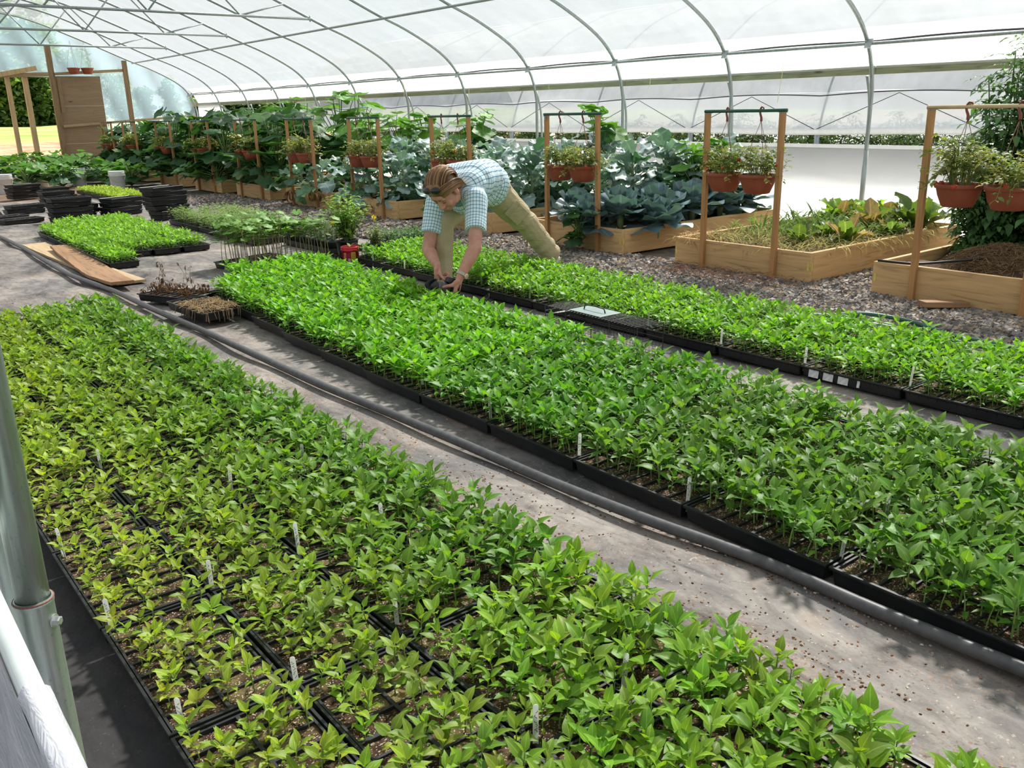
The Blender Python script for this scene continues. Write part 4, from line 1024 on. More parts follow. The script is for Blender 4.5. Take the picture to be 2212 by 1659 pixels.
# near bed: straw mound, tomato, drip tube
yb = YC[0]
md = np.array([(BX+.75+.55*u*math.cos(a), yb+.1+.42*u*math.sin(a), .15+.16*(1-u*u)+rng.uniform(-.012,.012)) for u in np.linspace(1,.02,12) for a in np.arange(28)*2*PI/28])
g = Geo().grid(md, 28, 12, wrap=True, col=(.13,.085,.055))
r = np.random.default_rng(33)
for _ in range(1500):
    u = r.random()**.5; a = r.uniform(0,6.28); l = r.uniform(.05,.16); aa = r.uniform(0,6.28)
    p = np.array([BX+.75+.55*u*math.cos(a), yb+.1+.42*u*math.sin(a), .155+.16*(1-u*u)]); d = np.array([math.cos(aa),math.sin(aa),r.uniform(-.25,.25)])*l/2
    g.tube([p-d, p+np.array([0,0,r.uniform(.005,.03)]), p+d], .0016, 3, cap=False, col=np.array([.40,.27,.15])*r.uniform(.5,1.3))
tag(obj('straw_mound', g, DRYM), 'brown straw mulch heaped in the nearest raised bed', 'straw', kind='stuff')
tag(obj('drip_tube', Geo().tube(spline([(BX+.01,yb+.66,BH+.008),(BX+.05,yb+.4,BH+.010),(BX+.25,yb+.25,BH+.02),(BX+.5,yb+.1,BH+.03)], 24), .009, 8), BLACK), 'black drip tube lying across the corner of the nearest raised bed', 'hose')
def bigtom(seed, h=1.6, spread=.42, ns=9, tone=(.085,.185,.060)):
    r = np.random.default_rng(seed); g = Geo(); st = Geo()
    for i in range(ns):
        a = r.uniform(0,6.28); hh = h*r.uniform(.55,1.); o = spread*r.uniform(.2,.8)
        P = spline([(.03*math.cos(a),.03*math.sin(a),0),(.6*o*math.cos(a),.6*o*math.sin(a),hh*.5),(o*math.cos(a+.5),o*math.sin(a+.5),hh)], 26); st.tube(P, np.linspace(.009,.004,26), 5, cap=False)
        for j in range(2, 26):
            for _ in range(2):
                b = r.uniform(0,6.28); L = r.uniform(.14,.26)*(1-.35*(j/26)**3); e0 = r.uniform(.0,.7)
                for q in range(7):
                    t = (q//2+1)/4; side = (0 if q == 6 else (1 if q%2 else -1)); ll = L*(.42 if q == 6 else .34)*r.uniform(.8,1.2)
                    V, Q, U = leaf(ll, ll*.52, 4, 1, shp_ovate, e0-.8*t, .8, .2, .06, 2, pet=.08, lobe=.2, lk=2)
                    base = P[j]+np.array([-math.sin(b),math.cos(b),0])*L*t+np.array([0,0,L*(e0*t-.5*t*t)])
                    g.add(V@rz(b+side*1.0).T+base, Q, uv=U, col=np.array(tone)*r.uniform(.65,1.5))
    return [('leaves', mesh('tomato_leaves', g, FINE)), ('stems', mesh('tomato_stems', st, plain('tom_stem%d'%seed,(.14,.20,.07),.6)))]
TM = [bigtom(900, 1.62, .46, 17), bigtom(901, 1.3, .50, 17)]
for x, y, s_, nm, q in [(1.30,.33,1.04,'tall tomato plant at the right photo edge, topmost leafy shoot',0),(1.25,-.15,1.0,'tall tomato plant behind the nearest hanging baskets, right of the topmost one',1),(1.80,.15,1.05,'tomato plant at the back of the nearest raised bed',1),(1.9,-.4,1.,'tomato plant in the back right corner of the nearest raised bed',0),(1.05,.42,.62,'low tomato bush at the foot of the tall ones, above the straw',1)]:
    pl_thing('tomato_plant', nm, 'tomato plant', inbed(0,x,y), TM[q], s=s_, group='big tomato plants in the nearest bed')
pl_thing('pepper_plant', 'dark green bushy plant at the front corner of the cabbage bed beside its post', 'plant', (BX-.10,6.42,.02), squash(790, .36, 22, .09, .17), s=1.1)
# brown fallen leaves at the foot of the beds
fl = Geo(); r = np.random.default_rng(44)
for _ in range(34):
    V, Q, U = leaf(r.uniform(.12,.22), r.uniform(.04,.08), 6, 2, shp_oval, r.uniform(-.2,.3), r.uniform(.8,2.), .5, .15, 3, r.uniform(0,6))
    k = int(r.integers(3,6)); V = V@rx(r.uniform(-1.5,-.6)).T@rz(r.uniform(0,6.28)).T
    fl.add(V+(BX-.03+r.uniform(-.04,.0), YC[k]+r.uniform(-.65,.65), r.uniform(.16,.27)), Q, uv=U, col=np.array([.34,.21,.12])*r.uniform(.6,1.2))
tag(obj('withered_leaves', fl, DRYM), 'brown withered leaves hanging over the fronts of the broccoli and collard beds', 'leaves', kind='stuff')
rt = Geo(); r = np.random.default_rng(45)
for _ in range(420):
    x = 5.72+r.normal(0,.13); y = 4.62+r.normal(0,.42); l = r.uniform(.04,.13); a = r.uniform(0,6.28)
    p = np.array([min(x,5.96),y,.012+abs(r.normal(0,.018))]); d = np.array([math.cos(a),math.sin(a),r.uniform(-.1,.5)])*l/2
    rt.tube([p-d, p+(0,0,.012), p+d], .0013, 3, cap=False, col=np.array([.32,.17,.10])*r.uniform(.6,1.3))
tag(obj('dead_roots', rt, DRYM), 'reddish brown dead roots scattered on the gravel before the wilted bed', 'roots', kind='stuff')
tag(obj('wood_offcut', Geo().box((0,0,.019), (.11,.30,.038)), OLDW, loc=(5.86,2.78,.012), rot=(.03,.05,.95), bevel=.003, smooth=False), 'short brown wood offcut lying on gravel against the nearest raised bed', 'wood')
# tomato row seen under the neighbouring tunnel's curtain
NB = [bigtom(910+i, .95, .45, 13, (.17,.26,.09)) for i in range(2)]
for i in range(32):
    pl_thing('tomato_plant', 'tomato plant under the tunnel curtain outside, %s from the right' % (ORD+['seventeenth','eighteenth','nineteenth','twentieth']+['twenty '+o for o in ORD[:9]]+['thirtieth','thirty first','thirty second'])[i], 'tomato plant', (NX+.75+.45*(i%2), 2.4+.72*i, -.04), NB[i%2], s=1.3, group='tomato row in the neighbouring tunnel')
# ------------------------------------------------------------------ empty tray piles at the far left
GP = 'empty black trays piled at the far left'
def pile(n, x, y, rot, what, ribbed=True, jit=.02, soil=False, dz=.0635):
    for i in range(n):
        lv = ORD[i]+' from the floor' if i < n-1 or n == 1 else 'topmost'
        tray('empty black tray, %s in %s' % (lv if n > 1 else 'alone', what), x+rng.uniform(-jit,jit)+(-.012*i if n > 5 else 0), y+rng.uniform(-jit,jit), -.008+dz*i, math.radians(rot)+rng.uniform(-.13,.13), ribbed or i % 3 == 1, GP, soil)
pile(7, 3.97, 12.68, -73, 'the tallest tray stack', True, .018)
pile(4, 3.62, 13.75, -70, 'the stack left of the tallest one', True, .02)
pile(3, 3.12, 14.02, 10, 'the short end-on stack between two stacks', True, .015)
pile(5, 2.88, 13.52, -80, 'the stack nearest the seedling block', True, .02)
pile(1, 2.20, 14.35, -75, 'the low pile beside the leaning tray', True, .01, True)
pile(1, 2.30, 13.80, -68, 'the low pile nearest the hose', True, .01, True)
pile(2, 2.62, 15.25, -82, 'the flat pile behind the nearer stack', True, .03, True)
pile(1, 3.25, 15.5, -60, 'the gap behind two stacks', True, .01, True)
pile(3, 3.42, 16.75, -84, 'the flat pile before the far seedling block', True, .03)
pile(4, 3.15, 18.2, -70, 'the stack behind everything, near a white bucket', True, .02)
pile(2, 3.75, 18.75, -82, 'the flat pile touching the far seedling block', True, .02)
tray('soil filled black tray leaning on edge at the left photo border', 2.02, 14.75, .10, .3, True, GP, True, tilt=(.62,-.10))
# ------------------------------------------------------------------ other seedling blocks
BLK = [('left rear block', 2.10, .294, [0,1,2,3], 8.70, [6,6,6,6], [0,.62,.60,.58], .012, (.150,.350,.035)),
       ('far small block', 4.08, .294, [0,1], 15.75, [5,5], [0,0], .0, (.240,.390,.040)),
       ('rear right block', 3.70, .294, [0,1,2], 9.25, [5,5,5], [0,0,0], .0, (.165,.375,.035))]
g2 = Geo(); fines = []
def fine_seed(seed):
    r = np.random.default_rng(seed); g = Geo(); h = r.uniform(.13,.20)
    P = [(0,0,0),(r.uniform(-.01,.01),r.uniform(-.01,.01),h*.6),(r.uniform(-.03,.03),r.uniform(-.03,.03),h)]
    g.tube(P, [.0018,.0014,.001], 4, cap=False, mi=1)
    for i in range(11):
        a = i*2.4; t = .35+.65*i/10; p = np.array(P[2])*t; L = r.uniform(.025,.05)
        for s_ in (-.7,0,.7):
            V, Q, U = leaf(L*.75, L*.30, 3, 1, shp_lance, r.uniform(-.1,.6), .8, .2, .0, 2)
            g.add(V@rz(a+s_).T+p+np.array([-math.sin(a),math.cos(a),.1])*L*.4, Q, uv=U, col=np.array([.27,.40,.13])*r.uniform(.75,1.2))
    return g
FS = [mesh('tomato_seedling', fine_seed(950+i), [FINE, STEMM]) for i in range(5)]
for nm, x0, pt, cols, y0, cnt, offs, rot, colr in BLK:
    for ci in cols:
        for j in range(cnt[ci]):
            xc = x0+pt*ci+TW/2; yc = y0+offs[ci]+.545*j+TL/2
            xc += rot*(yc-y0)
            tray('black seedling tray in the %s, %s file, %s from the near end' % (nm, ORD[ci], ORD[j]), xc, yc, -.008, -rot, True, 'trays of the '+nm)
            for iy in range(9):
                for ix in range(6):
                    px = xc+(ix+.5)/6*(TW-.03)-(TW-.03)/2+rng.uniform(-.012,.012); py = yc+(iy+.5)/9*(TL-.04)-(TL-.04)/2+rng.uniform(-.015,.015)
                    if nm == 'rear right block' and (ci == 0 or (j > 1 and ci < 3)) and not (ci == 0 and j == 0):
                        if (ix+iy) % 2 == 0 and len(fines) < 296:
                            o = obj('tomato_seedling', FS[int(rng.integers(5))], loc=(px,py,TH-.024), rot=(0,0,rng.uniform(0,6.28))); o.scale = (1.05,)*3
                            tag(o, 'slender pale seedling in the rear block before the tallest tray stack', 'seedling', 'pale slender seedlings'); fines.append(o)
                        continue
                    s = rng.uniform(.75,1.15)*(.8 if nm == 'far small block' else .95)
                    R = rz(rng.uniform(0,6.28))@rx(rng.uniform(-.14,.14)); k = int(rng.integers(12)); c = np.array(colr)*rng.uniform(.8,1.25)
                    if nm == 'left rear block' and yc < 9.6 and ci > 0 and rng.random() < .35: continue
                    g2.put(PEP[k][0], (px,py,TH-.024), R, s, c); g2.put(PEP[k][1], (px,py,TH-.024), R, s, mi=1)
tag(obj('pepper_seedlings', g2, [LEAF, STEMM]), 'young yellow green seedlings filling the smaller tray blocks beyond the middle bed', 'seedlings', kind='stuff')
# tall long-stemmed seedlings
def tallseed(seed):
    r = np.random.default_rng(seed); g = Geo(); st = Geo(); h = r.uniform(.30,.40); dx, dy = r.uniform(-.07,.05), r.uniform(-.05,.05)
    P = spline([(0,0,0),(dx*.3,dy*.3,h*.5),(dx,dy,h)], 8); st.tube(P, np.linspace(.0038,.0022,8), 5, cap=False)
    for i in range(5):
        a = r.uniform(0,6.28); L = r.uniform(.04,.09); z = P[-1]+np.array([0,0,-.05*i*.6]); tip = z+np.array([L*math.cos(a),L*math.sin(a),r.uniform(.0,.04)])
        st.tube([z, tip], .0013, 4, cap=False)
        V, Q, U, T = palm(r.uniform(.035,.06), 16, 5, .2, r.uniform(-.2,.1), .05, r.uniform(0,6), 2)
        c = np.array([.17,.34,.07])*r.uniform(.7,1.3)
        if r.random() < .08: c = np.array([.55,.47,.08])
        g.add(V@rx(r.uniform(-.5,.1)).T@rz(a-PI/2).T+tip, Q, T, uv=U, col=c)
    return mesh('okra_leaves', g, SQUASH), mesh('okra_stem', st, plain('okra_stem%d'%seed,(.30,.27,.13),.7))
TS = [tallseed(970+i) for i in range(7)]
for q, (x, y) in enumerate([(3.06,7.86),(3.40,7.95),(3.72,7.70)]):
    tray('black tray of tall long stemmed seedlings, %s' % ['left one','middle one','one nearest the red tub'][q], x, y, -.008, math.radians(14), False, 'trays of tall seedlings')
    for i in range(4):
        for j in range(7):
            if q == 2 and i > 1: continue
            lx = (i-1.5)*.06+rng.uniform(-.012,.012); ly = (j-3)*.068+rng.uniform(-.012,.012); c_, s_ = math.cos(.244), math.sin(.244)
            k = int(rng.integers(7))
            t = thing('tall_seedling', 'long stemmed broad leaved seedling in the tall clump behind the middle bed', 'seedling', (x+c_*lx-s_*ly, y+s_*lx+c_*ly, TH-.024), (0,0,rng.uniform(-.6,.6)), 'tall long stemmed seedlings')
            t.scale = (1,1,rng.uniform(.85,1.12)); obj('leaves', TS[k][0], parent=t); obj('stem', TS[k][1], parent=t)
# ------------------------------------------------------------------ pots of herbs in carriers, behind the tub
POTG = plain('dark_green_pot', (.022,.035,.030), .45)
pt_ = Geo().lathe([(.036,0),(.040,.002),(.052,.088),(.056,.089),(.057,.103),(.054,.105),(.050,.103),(.048,.085)], 18, flat0=True)
HPOT = mesh('herb_pot', pt_, POTG); HSOIL = mesh('herb_soil', Geo().lathe([(.049,.086),(.02,.09)], 14, flat1=True), SOIL)
def herb(seed, h=.14, col=(.20,.27,.16), tall=0):
    r = np.random.default_rng(seed); g = Geo()
    for i in range(9):
        a = r.uniform(0,6.28); o = r.uniform(.01,.06); hh = h*r.uniform(.6,1.15)
        P = spline([(0,0,0),(o*.4*math.cos(a),o*.4*math.sin(a),hh*.5),(o*math.cos(a),o*math.sin(a),hh)], 8); g.tube(P, .0013, 4, cap=False, col=(.25,.3,.15))
        for j in range(1,8):
            for s_ in (0,PI):
                V, Q, U = leaf(r.uniform(.02,.036), .011, 3, 1, shp_lance, r.uniform(.0,.8), .7, .2); g.add(V@rz(a+j*1.57+s_).T+P[j], Q, uv=U, col=np.array(col)*r.uniform(.75,1.3))
    return mesh('herb_leaves', g, FINE)
HB = [herb(980+i, .13+.02*i) for i in range(3)]; HB2 = [herb(985+i, .09, (.17,.33,.12)) for i in range(2)]
for q, (x0, y0, nx, ny, rr, H, nm) in enumerate([(4.08,8.10,3,9,.118,HB,'left of the red tub'),(4.52,7.52,5,5,.118,HB2,'right of the red tub')]):
    for j in range(ny):
        for i in range(nx):
            x, y = x0+rr*i+.0*j, y0+rr*j*1.0
            t = thing('potted_herb', 'green herb pot, %s across, %s back, %s' % (ORD[i], ORD[j], nm), 'potted plant', (x,y,.012), (0,0,rng.uniform(0,6.28)), 'herb pots in carriers')
            obj('pot', HPOT, parent=t); obj('soil', HSOIL, parent=t); obj('herb', H[int(rng.integers(len(H)))], parent=t, loc=(0,0,.09))
    w_, l_ = rr*nx+.01, rr*ny+.01; cx, cy = x0+rr*(nx-1)/2, y0+rr*(ny-1)/2
    gg = Geo().box((0,0,.002),(w_,l_,.006))
    for s_ in (-1,1): gg.box((s_*w_/2,0,.027),(.005,l_,.05)); gg.box((0,s_*l_/2,.027),(w_,.005,.05))
    tag(obj('pot_carrier', gg, BLACK_DUST, loc=(cx,cy,-.004), smooth=False), 'low black carrier tray under the herb pots, '+nm, 'carrier')
# ------------------------------------------------------------------ red tub, flowering plant
def m_tub():
    t = NT('red_tub'); z = t.n('SeparateXYZ', i_0=t.co()).outputs[2]
    c = t.mix(t.math('GREATER_THAN', z, .128), t.mix(t.n('MapRange', i_0=z, i_1=.02, i_2=.12).outputs[0], (.22,.008,.022), (.34,.012,.026)), (.60,.020,.040))
    return t.end(t.bsdf(c, .28, 0, .5))
tub = thing('red_tub', 'red plastic tub with a yellow label panel beside the right bed', 'tub', (3.905,7.40,-.012), (0,0,.1))
obj('tub', Geo().lathe([(.074,0),(.078,.004),(.076,.012),(.079,.10),(.081,.128),(.086,.130),(.087,.142),(.084,.144),(.086,.150),(.086,.166),(.083,.168),(.080,.164),(.077,.13)], 36, flat0=True), m_tub(), tub)
obj('soil', Geo().lathe([(.078,.135),(.03,.14)], 20, flat1=True), SOIL, tub)
vd = math.atan2(-7.4,-3.9)
def patch(r_, a0, a1, z0, z1, n=8):
    return np.array([(r_*math.cos(a), r_*math.sin(a), z) for z in (z0,z1) for a in np.linspace(a0,a1,n)]), n, 2
obj('yellow_panel', Geo().grid(*patch(.0815, vd-.02, vd+.52, .022, .122)), plain('tub_yellow',(.62,.40,.05),.4), tub)
obj('barcode', Geo().grid(*patch(.0815, vd-.42, vd-.14, .026, .062)), plain('barcode_white',(.75,.72,.75),.5), tub)
bc = Geo(); r = np.random.default_rng(5)
for i in range(9): bc.grid(*patch(.0822, vd-.40+.028*i, vd-.40+.028*i+r.uniform(.006,.016), .030, .060, 2))
obj('barcode_bars', bc, INK, tub)
tx = Geo()
for i in range(7): tx.grid(*patch(.0822, vd+.05, vd+.05+r.uniform(.2,.4), .036+.011*i, .039+.011*i, 5))
obj('panel_print', tx, plain('panel_print',(.25,.10,.02),.6), tub)
pr = Geo().grid(*patch(.0815, vd-.95, vd-.62, .05, .115)); obj('side_picture', pr, plain('side_picture',(.62,.20,.10),.5,var=.5,nscale=40), tub)
V, Q, U = leaf(.06,.03,5,1,shp_ovate,.9,.8,.2); gs = Geo()
for a in (0,2.1,4.0): gs.add(V@rz(a).T+(0,0,.16), Q, uv=U, col=(.33,.42,.25))
gs.tube([(0,0,.13),(0,0,.165)], .002, 5, col=(.3,.35,.2)); obj('sprout', gs, FINE, tub)
def bpot(r0, h): return Geo().lathe([(r0*.72,0),(r0*.76,.004),(r0*.96,h*.86),(r0*1.03,h*.87),(r0*1.05,h),(r0*.98,h),(r0*.93,h*.88)], 24, flat0=True)
def bushy(seed, h=.55, n=11, spread=.26, col=(.22,.40,.06), L0=.075):
    r = np.random.default_rng(seed); g = Geo(); st = Geo()
    for i in range(n):
        a = i*2.4; o = spread*r.uniform(.35,1.) if i else .02; hh = h*(1.-.55*(o/spread)*r.uniform(.6,1.))
        P = spline([(0,0,0),(o*.55*math.cos(a),o*.55*math.sin(a),hh*.55),(o*math.cos(a),o*math.sin(a),hh)], 14); st.tube(P, np.linspace(.006,.002,14), 5, cap=False)
        for j in range(2,14):
            for s_ in (0,PI):
                f = j/13; L = L0*r.uniform(.7,1.25)*(1.15-.5*f)
                V, Q, U = leaf(L, L*.48, 5, 1, shp_ovate, r.uniform(-.2,.6), r.uniform(.5,1.1), .2, .04, 2, r.uniform(0,6), pet=.15)
                c = np.array(col)*r.uniform(.75,1.2)*(1.15 if f > .6 else .8)
                if f < .3 and r.random() < .35: c = np.array([.45,.42,.2])
                g.add(V@rz(a+j*1.57+s_+r.uniform(-.3,.3)).T+P[j], Q, uv=U, col=c)
    return g, st
FLOW = plain('yellow_petals', (.85,.62,.01), .6)
def flower(): 
    g = Geo()
    for k in range(14):
        V, Q, U = leaf(.030, .013, 3, 1, shp_oval, .55+.5*(k%2), .3, .1); g.add(V@rz(k*2.4).T, Q, uv=U)
    return g.tube([(0,0,-.02),(0,0,.006)], [.005,.011], 8)
FM = mesh('flower', flower(), FLOW)
a_, b_ = bushy(991, .55, 22, .24, (.24,.42,.06), .085)
t = thing('potted_plant', 'tall yellow green bushy plant in a black pot just behind the red tub', 'potted plant', (4.02,7.68,-.01))
obj('pot', bpot(.105,.19), BLACK, t); obj('soil', Geo().lathe([(.095,.165),(.04,.17)],18,flat1=True), SOIL, t)
obj('leaves', a_, FINE, t, loc=(0,0,.165)); obj('stems', b_, STEMM, t, loc=(0,0,.165)); obj('flower', FM, parent=t, loc=(-.16,-.06,.36), rot=(.5,-.4,0))
a_, b_ = bushy(992, .24, 9, .12, (.26,.30,.13), .055)
t = thing('potted_plant', 'small speckled plant with one yellow flower in a black pot, right of the red tub', 'potted plant', (4.16,7.36,-.01))
obj('pot', bpot(.085,.17), BLACK, t); obj('soil', Geo().lathe([(.077,.148),(.04,.152)],18,flat1=True), SOIL, t)
obj('leaves', a_, FINE, t, loc=(0,0,.148)); obj('stems', b_, STEMM, t, loc=(0,0,.148)); f_ = obj('flower', FM, parent=t, loc=(-.02,-.03,.40), rot=(.3,-.2,0)); f_.scale = (1.1,1.1,1.5); obj('flower_stem', Geo().tube(spline([(0,0,.15),(-.01,-.01,.28),(-.02,-.03,.385)],8), .0025, 5), STEMM, t)
# ------------------------------------------------------------------ boards, dry trays, buckets
def plank(L, w_, th, bow, seed, broken=0.):
    r = np.random.default_rng(seed); g = Geo(); n = 26; V=[]
    for i in range(n):
        y = -L/2+L*i/(n-1); z = bow*((2*i/(n-1)-1)**2); e = r.uniform(-.004,.004)
        wl, wr = w_/2+e, w_/2+r.uniform(-.003,.003)
        if broken and i/(n-1) < .22: wl -= broken*(1-i/(n-1)/.22)
        if broken and i/(n-1) > .86: wr -= .12*((i/(n-1)-.86)/.14)
        V += [(-wl,y,z),(wr,y,z),(wr,y,z+th),(-wl,y,z+th)]
    Q = [(i*4+k, i*4+(k+1)%4, i*4+4+(k+1)%4, i*4+4+k) for i in range(n-1) for k in range(4)]+[(3,2,1,0),((n-1)*4,(n-1)*4+1,(n-1)*4+2,(n-1)*4+3)]
    return g.add(np.array(V), [q[::-1] for q in Q])
tag(obj('plank', plank(3.3,.24,.022,.01,1), PALEW, loc=(1.985,9.45,-.012), rot=(0,0,.035), smooth=False), 'pale weathered plank lying underneath the brown one beside the hose', 'plank')
tag(obj('plank', plank(2.85,.25,.026,.028,2,.07), OLDW, loc=(1.975,8.96,.014), rot=(-.004,.02,-.075), smooth=False), 'cracked reddish brown plank lying on top beside the hose', 'plank')
t1 = tray('shallow black tray of dead brown seedlings beside the end of the middle bed', 2.07, 6.72, .012, .42, True, None, True)
t2 = tray('black tray with straw coloured dead roots hanging over its near rim', 2.035, 6.06, .03, .12, False, None, True, tilt=(.03,.0))
r = np.random.default_rng(60); dg = Geo()
for i in range(70):
    x, y = r.uniform(-.12,.13), r.uniform(-.25,.26); h = r.uniform(.03,.09) if i > 7 else r.uniform(.14,.24); 
    P = [np.array([x,y,.05]), np.array([x+r.uniform(-.02,.02),y+r.uniform(-.02,.02),.05+h*.6]), np.array([x+r.uniform(-.04,.04),y+r.uniform(-.04,.04),.05+h])]
    dg.tube(P, .0014, 4, cap=False, col=(.16,.10,.06))
    for k in range(5):
        V, Q, U = leaf(.035,.012,3,1,shp_lance,r.uniform(-1.2,.2),1.6,.4); dg.add(V@rz(r.uniform(0,6.28)).T+P[1+k%2], Q, uv=U, col=np.array([.15,.085,.05])*r.uniform(.6,1.5))
obj('dead_seedlings', dg, DRYM, t1)['kind'] = 'stuff'
dg = Geo()
for i in range(330):
    x, y = r.uniform(-.14,.14), r.uniform(-.27,.10); l = r.uniform(.03,.09); a = r.uniform(0,6.28)
    p = np.array([x,y,.062+r.uniform(0,.018)]); d = np.array([math.cos(a),math.sin(a),0])*l/2
    dg.tube([p-d, p+(0,0,.012), p+d], .0016, 3, cap=False, col=np.array([.62,.47,.28])*r.uniform(.6,1.2))
for i in range(26):
    e = i % 3 == 0; x, y = (-.146, r.uniform(-.25,.2)) if e else (r.uniform(-.13,.13), -.274); l = r.uniform(.03,.075)
    o = np.array([-.012,0,0]) if e else np.array([0,-.012,0])
    dg.tube([np.array([x,y,.066])-o*1.5, np.array([x,y,.064])+o*.3, np.array([x+r.uniform(-.01,.01),y,.06-l])+o], [.0014,.0014,.003], 4, col=np.array([.50,.38,.26])*r.uniform(.7,1.2))
obj('dead_roots', dg, DRYM, t2)['kind'] = 'stuff'
tag(obj('paper_scrap', Geo().box((0,0,0),(.10,.035,.0015)), plain('paper_white',(.8,.78,.72),.8), loc=(2.16,6.83,.082), rot=(0,.06,.5), smooth=False), 'white paper strip lying in the tray of dead seedlings', 'paper')
def bucket(label, x, y):
    t = thing('bucket', label, 'bucket', (x,y,-.03), (0,0,rng.uniform(-.5,.5)), 'white plastic buckets')
    prof = [(.128,0),(.131,.004),(.144,.28),(.152,.282),(.152,.287),(.146,.290),(.1465,.305),(.154,.307),(.154,.312),(.148,.315),(.149,.33),(.155,.332),(.155,.338),(.150,.342),(.151,.36),(.155,.365),(.150,.372),(.144,.368),(.128,.01),(.02,.008)]
    obj('pail', Geo().lathe(prof, 32, flat0=True), WHITEP, t)
    obj('handle', Geo().tube([(.158*math.cos(a),.158*math.sin(a)-.02*abs(math.sin(a)),.29-.14*math.sin(a)) for a in np.linspace(PI,2*PI,20)]if 0 else [(-.157,-.03,.29),(-.12,-.125,.20),(0,-.165,.15),(.12,-.125,.20),(.157,-.03,.29)], .0032, 6), STEEL, t)
    for s_ in (-1,1): obj('handle_lug', Geo().box((s_*.154,-.02,.292),(.014,.03,.03)), WHITEP, t, smooth=False)
bucket('clean white plastic bucket standing before the squash, right of the trays', 4.98, 18.95)
bucket('white plastic bucket cut by the left photo edge', 3.16, 20.0)
bucket('white plastic bucket half covered by vines, between the other two', 4.12, 21.6)
bucket('white plastic bucket behind vines, next to the squash bed', 4.72, 20.9)
for i, (x, y, s_) in enumerate([(3.2,22.6,1.1),(3.75,21.0,1.),(4.25,23.,1.15),(4.35,20.7,.9),(4.9,22.4,1.15),(5.3,21.,1.05),(5.2,23.6,1.2),(4.6,24.4,1.2),(3.7,24.3,1.2),(5.45,19.7,1.)]):
    pl_thing('vine_plant', 'low melon vine sprawling on the dirt by the white buckets, %s' % ['behind the leftmost bucket','right of the leftmost bucket','before the doorway','over the second bucket','left of the third bucket','next to the squash bed','beneath the plywood panel','under the door sill','leftmost at the doorway','right of the bucket row'][i], 'vine', (x,y,-.03), SQLV[i%3], s=s_*1.35, group='melon vines by the buckets')
# ------------------------------------------------------------------ wire trap
trp = thing('wire_trap', 'long black wire animal trap with a grey top plate in the narrow aisle', 'trap', (3.48,3.60,-.008), (0,0,-.02))
gm = Geo(); w_, l_, h_ = .20, .78, .21
def wire(a, b, r_=.0012): gm.tube([a,b], r_, 4, cap=False)
for y in np.arange(-l_/2, l_/2+.001, .026):
    for s_ in (-1,1): wire((s_*w_/2,y,0),(s_*w_/2,y,h_))
    wire((-w_/2,y,h_),(w_/2,y,h_)); wire((-w_/2,y,0),(w_/2,y,0))
for z in np.arange(0, h_+.001, .030):
    for s_ in (-1,1): wire((s_*w_/2,-l_/2,z),(s_*w_/2,l_/2,z))
    wire((-w_/2,l_/2,z),(w_/2,l_/2,z))
for x in np.linspace(-w_/2,w_/2,8):
    wire((x,-l_/2,h_),(x,l_/2,h_)); wire((x,-l_/2,0),(x,l_/2,0)); wire((x,l_/2,0),(x,l_/2,h_))
obj('wire_mesh', gm, BLACK, trp)
for y in (-l_/2,-.17,.2,l_/2): obj('frame', Geo().tube([(-w_/2,y,0),(-w_/2,y,h_),(w_/2,y,h_),(w_/2,y,0),(-w_/2,y,0)], .003, 6), BLACK, trp)
obj('top_plate', Geo().box((0,.06,h_+.004),(.165,.27,.003)), plain('trap_plate',(.22,.29,.27),.45,.3), trp, bevel=.002, smooth=False)
obj('handle', Geo().tube([(0,-.03,h_+.006),(0,-.02,h_+.03),(0,.06,h_+.034),(0,.14,h_+.03),(0,.15,h_+.006)], .004, 8), BLACK, trp)
obj('door', Geo().box((0,.31,h_-.035),(.19,.20,.003), R=rx(-.25)), plain('trap_door',(.62,.60,.56),.5,.2), trp, smooth=False)
obj('trip_rod', Geo().tube([(-.06,.25,.14),(-.05,.02,.05)], .003, 6), plain('trap_rod',(.45,.52,.60),.4,.5), trp)
# ------------------------------------------------------------------ trees
def tree(seed, h=9., w_=4., col=(.07,.16,.04), n=5200, ls=.30):
    r = np.random.default_rng(seed); g = Geo(); st = Geo(); 
    st.tube([(0,0,0),(.1,.05,h*.35),(0,.1,h*.7)], [h*.022,h*.017,h*.007], 8)
    cl = [(r.normal(0,.30)*w_*.55, r.normal(0,.30)*w_*.55, h*(.04+.88*r.random()), r.uniform(.5,1.)) for _ in range(60)]
    Vq = np.array([(-.5,0,0),(.5,0,0),(.35,.5,.1),(0,1.,0),(-.35,.5,.1)]); 
    for c in cl[:16]: st.tube([(0,.05,min(c[2]*.75,h*.65)),(c[0],c[1],c[2])], [h*.006,h*.002], 5)
    A = []; 
    for i in range(n):
        c = cl[int(r.integers(len(cl)))]; d = r.normal(0,1,3); d /= np.linalg.norm(d); R_ = c[3]*w_*.22*r.uniform(.6,1.)
        p = np.array(c[:3])+d*R_*np.array([1,1,.8]); V, = (Vq*ls*r.uniform(.6,1.3),)
        V = V@(rz(r.uniform(0,6.28))@rx(r.uniform(-1.,1.))@ry(r.uniform(-.8,.8))).T+p
        g.add(V, [(0,1,2,4)], [(4,2,3)], uv=np.array([(0,0),(1,0),(.8,.5),(.5,1),(.2,.5)]), col=np.array(col)*r.uniform(.6,1.45)*np.array([1+.3*r.random(),1,1]))
    return mesh('crown', g, FINE), mesh('trunk', st, WSTEM)
TR = [tree(1001, 9, 5.5, (.10,.20,.06)), tree(1002, 8, 6.5, (.15,.26,.07)), tree(1003, 7, 5., (.075,.16,.06))]
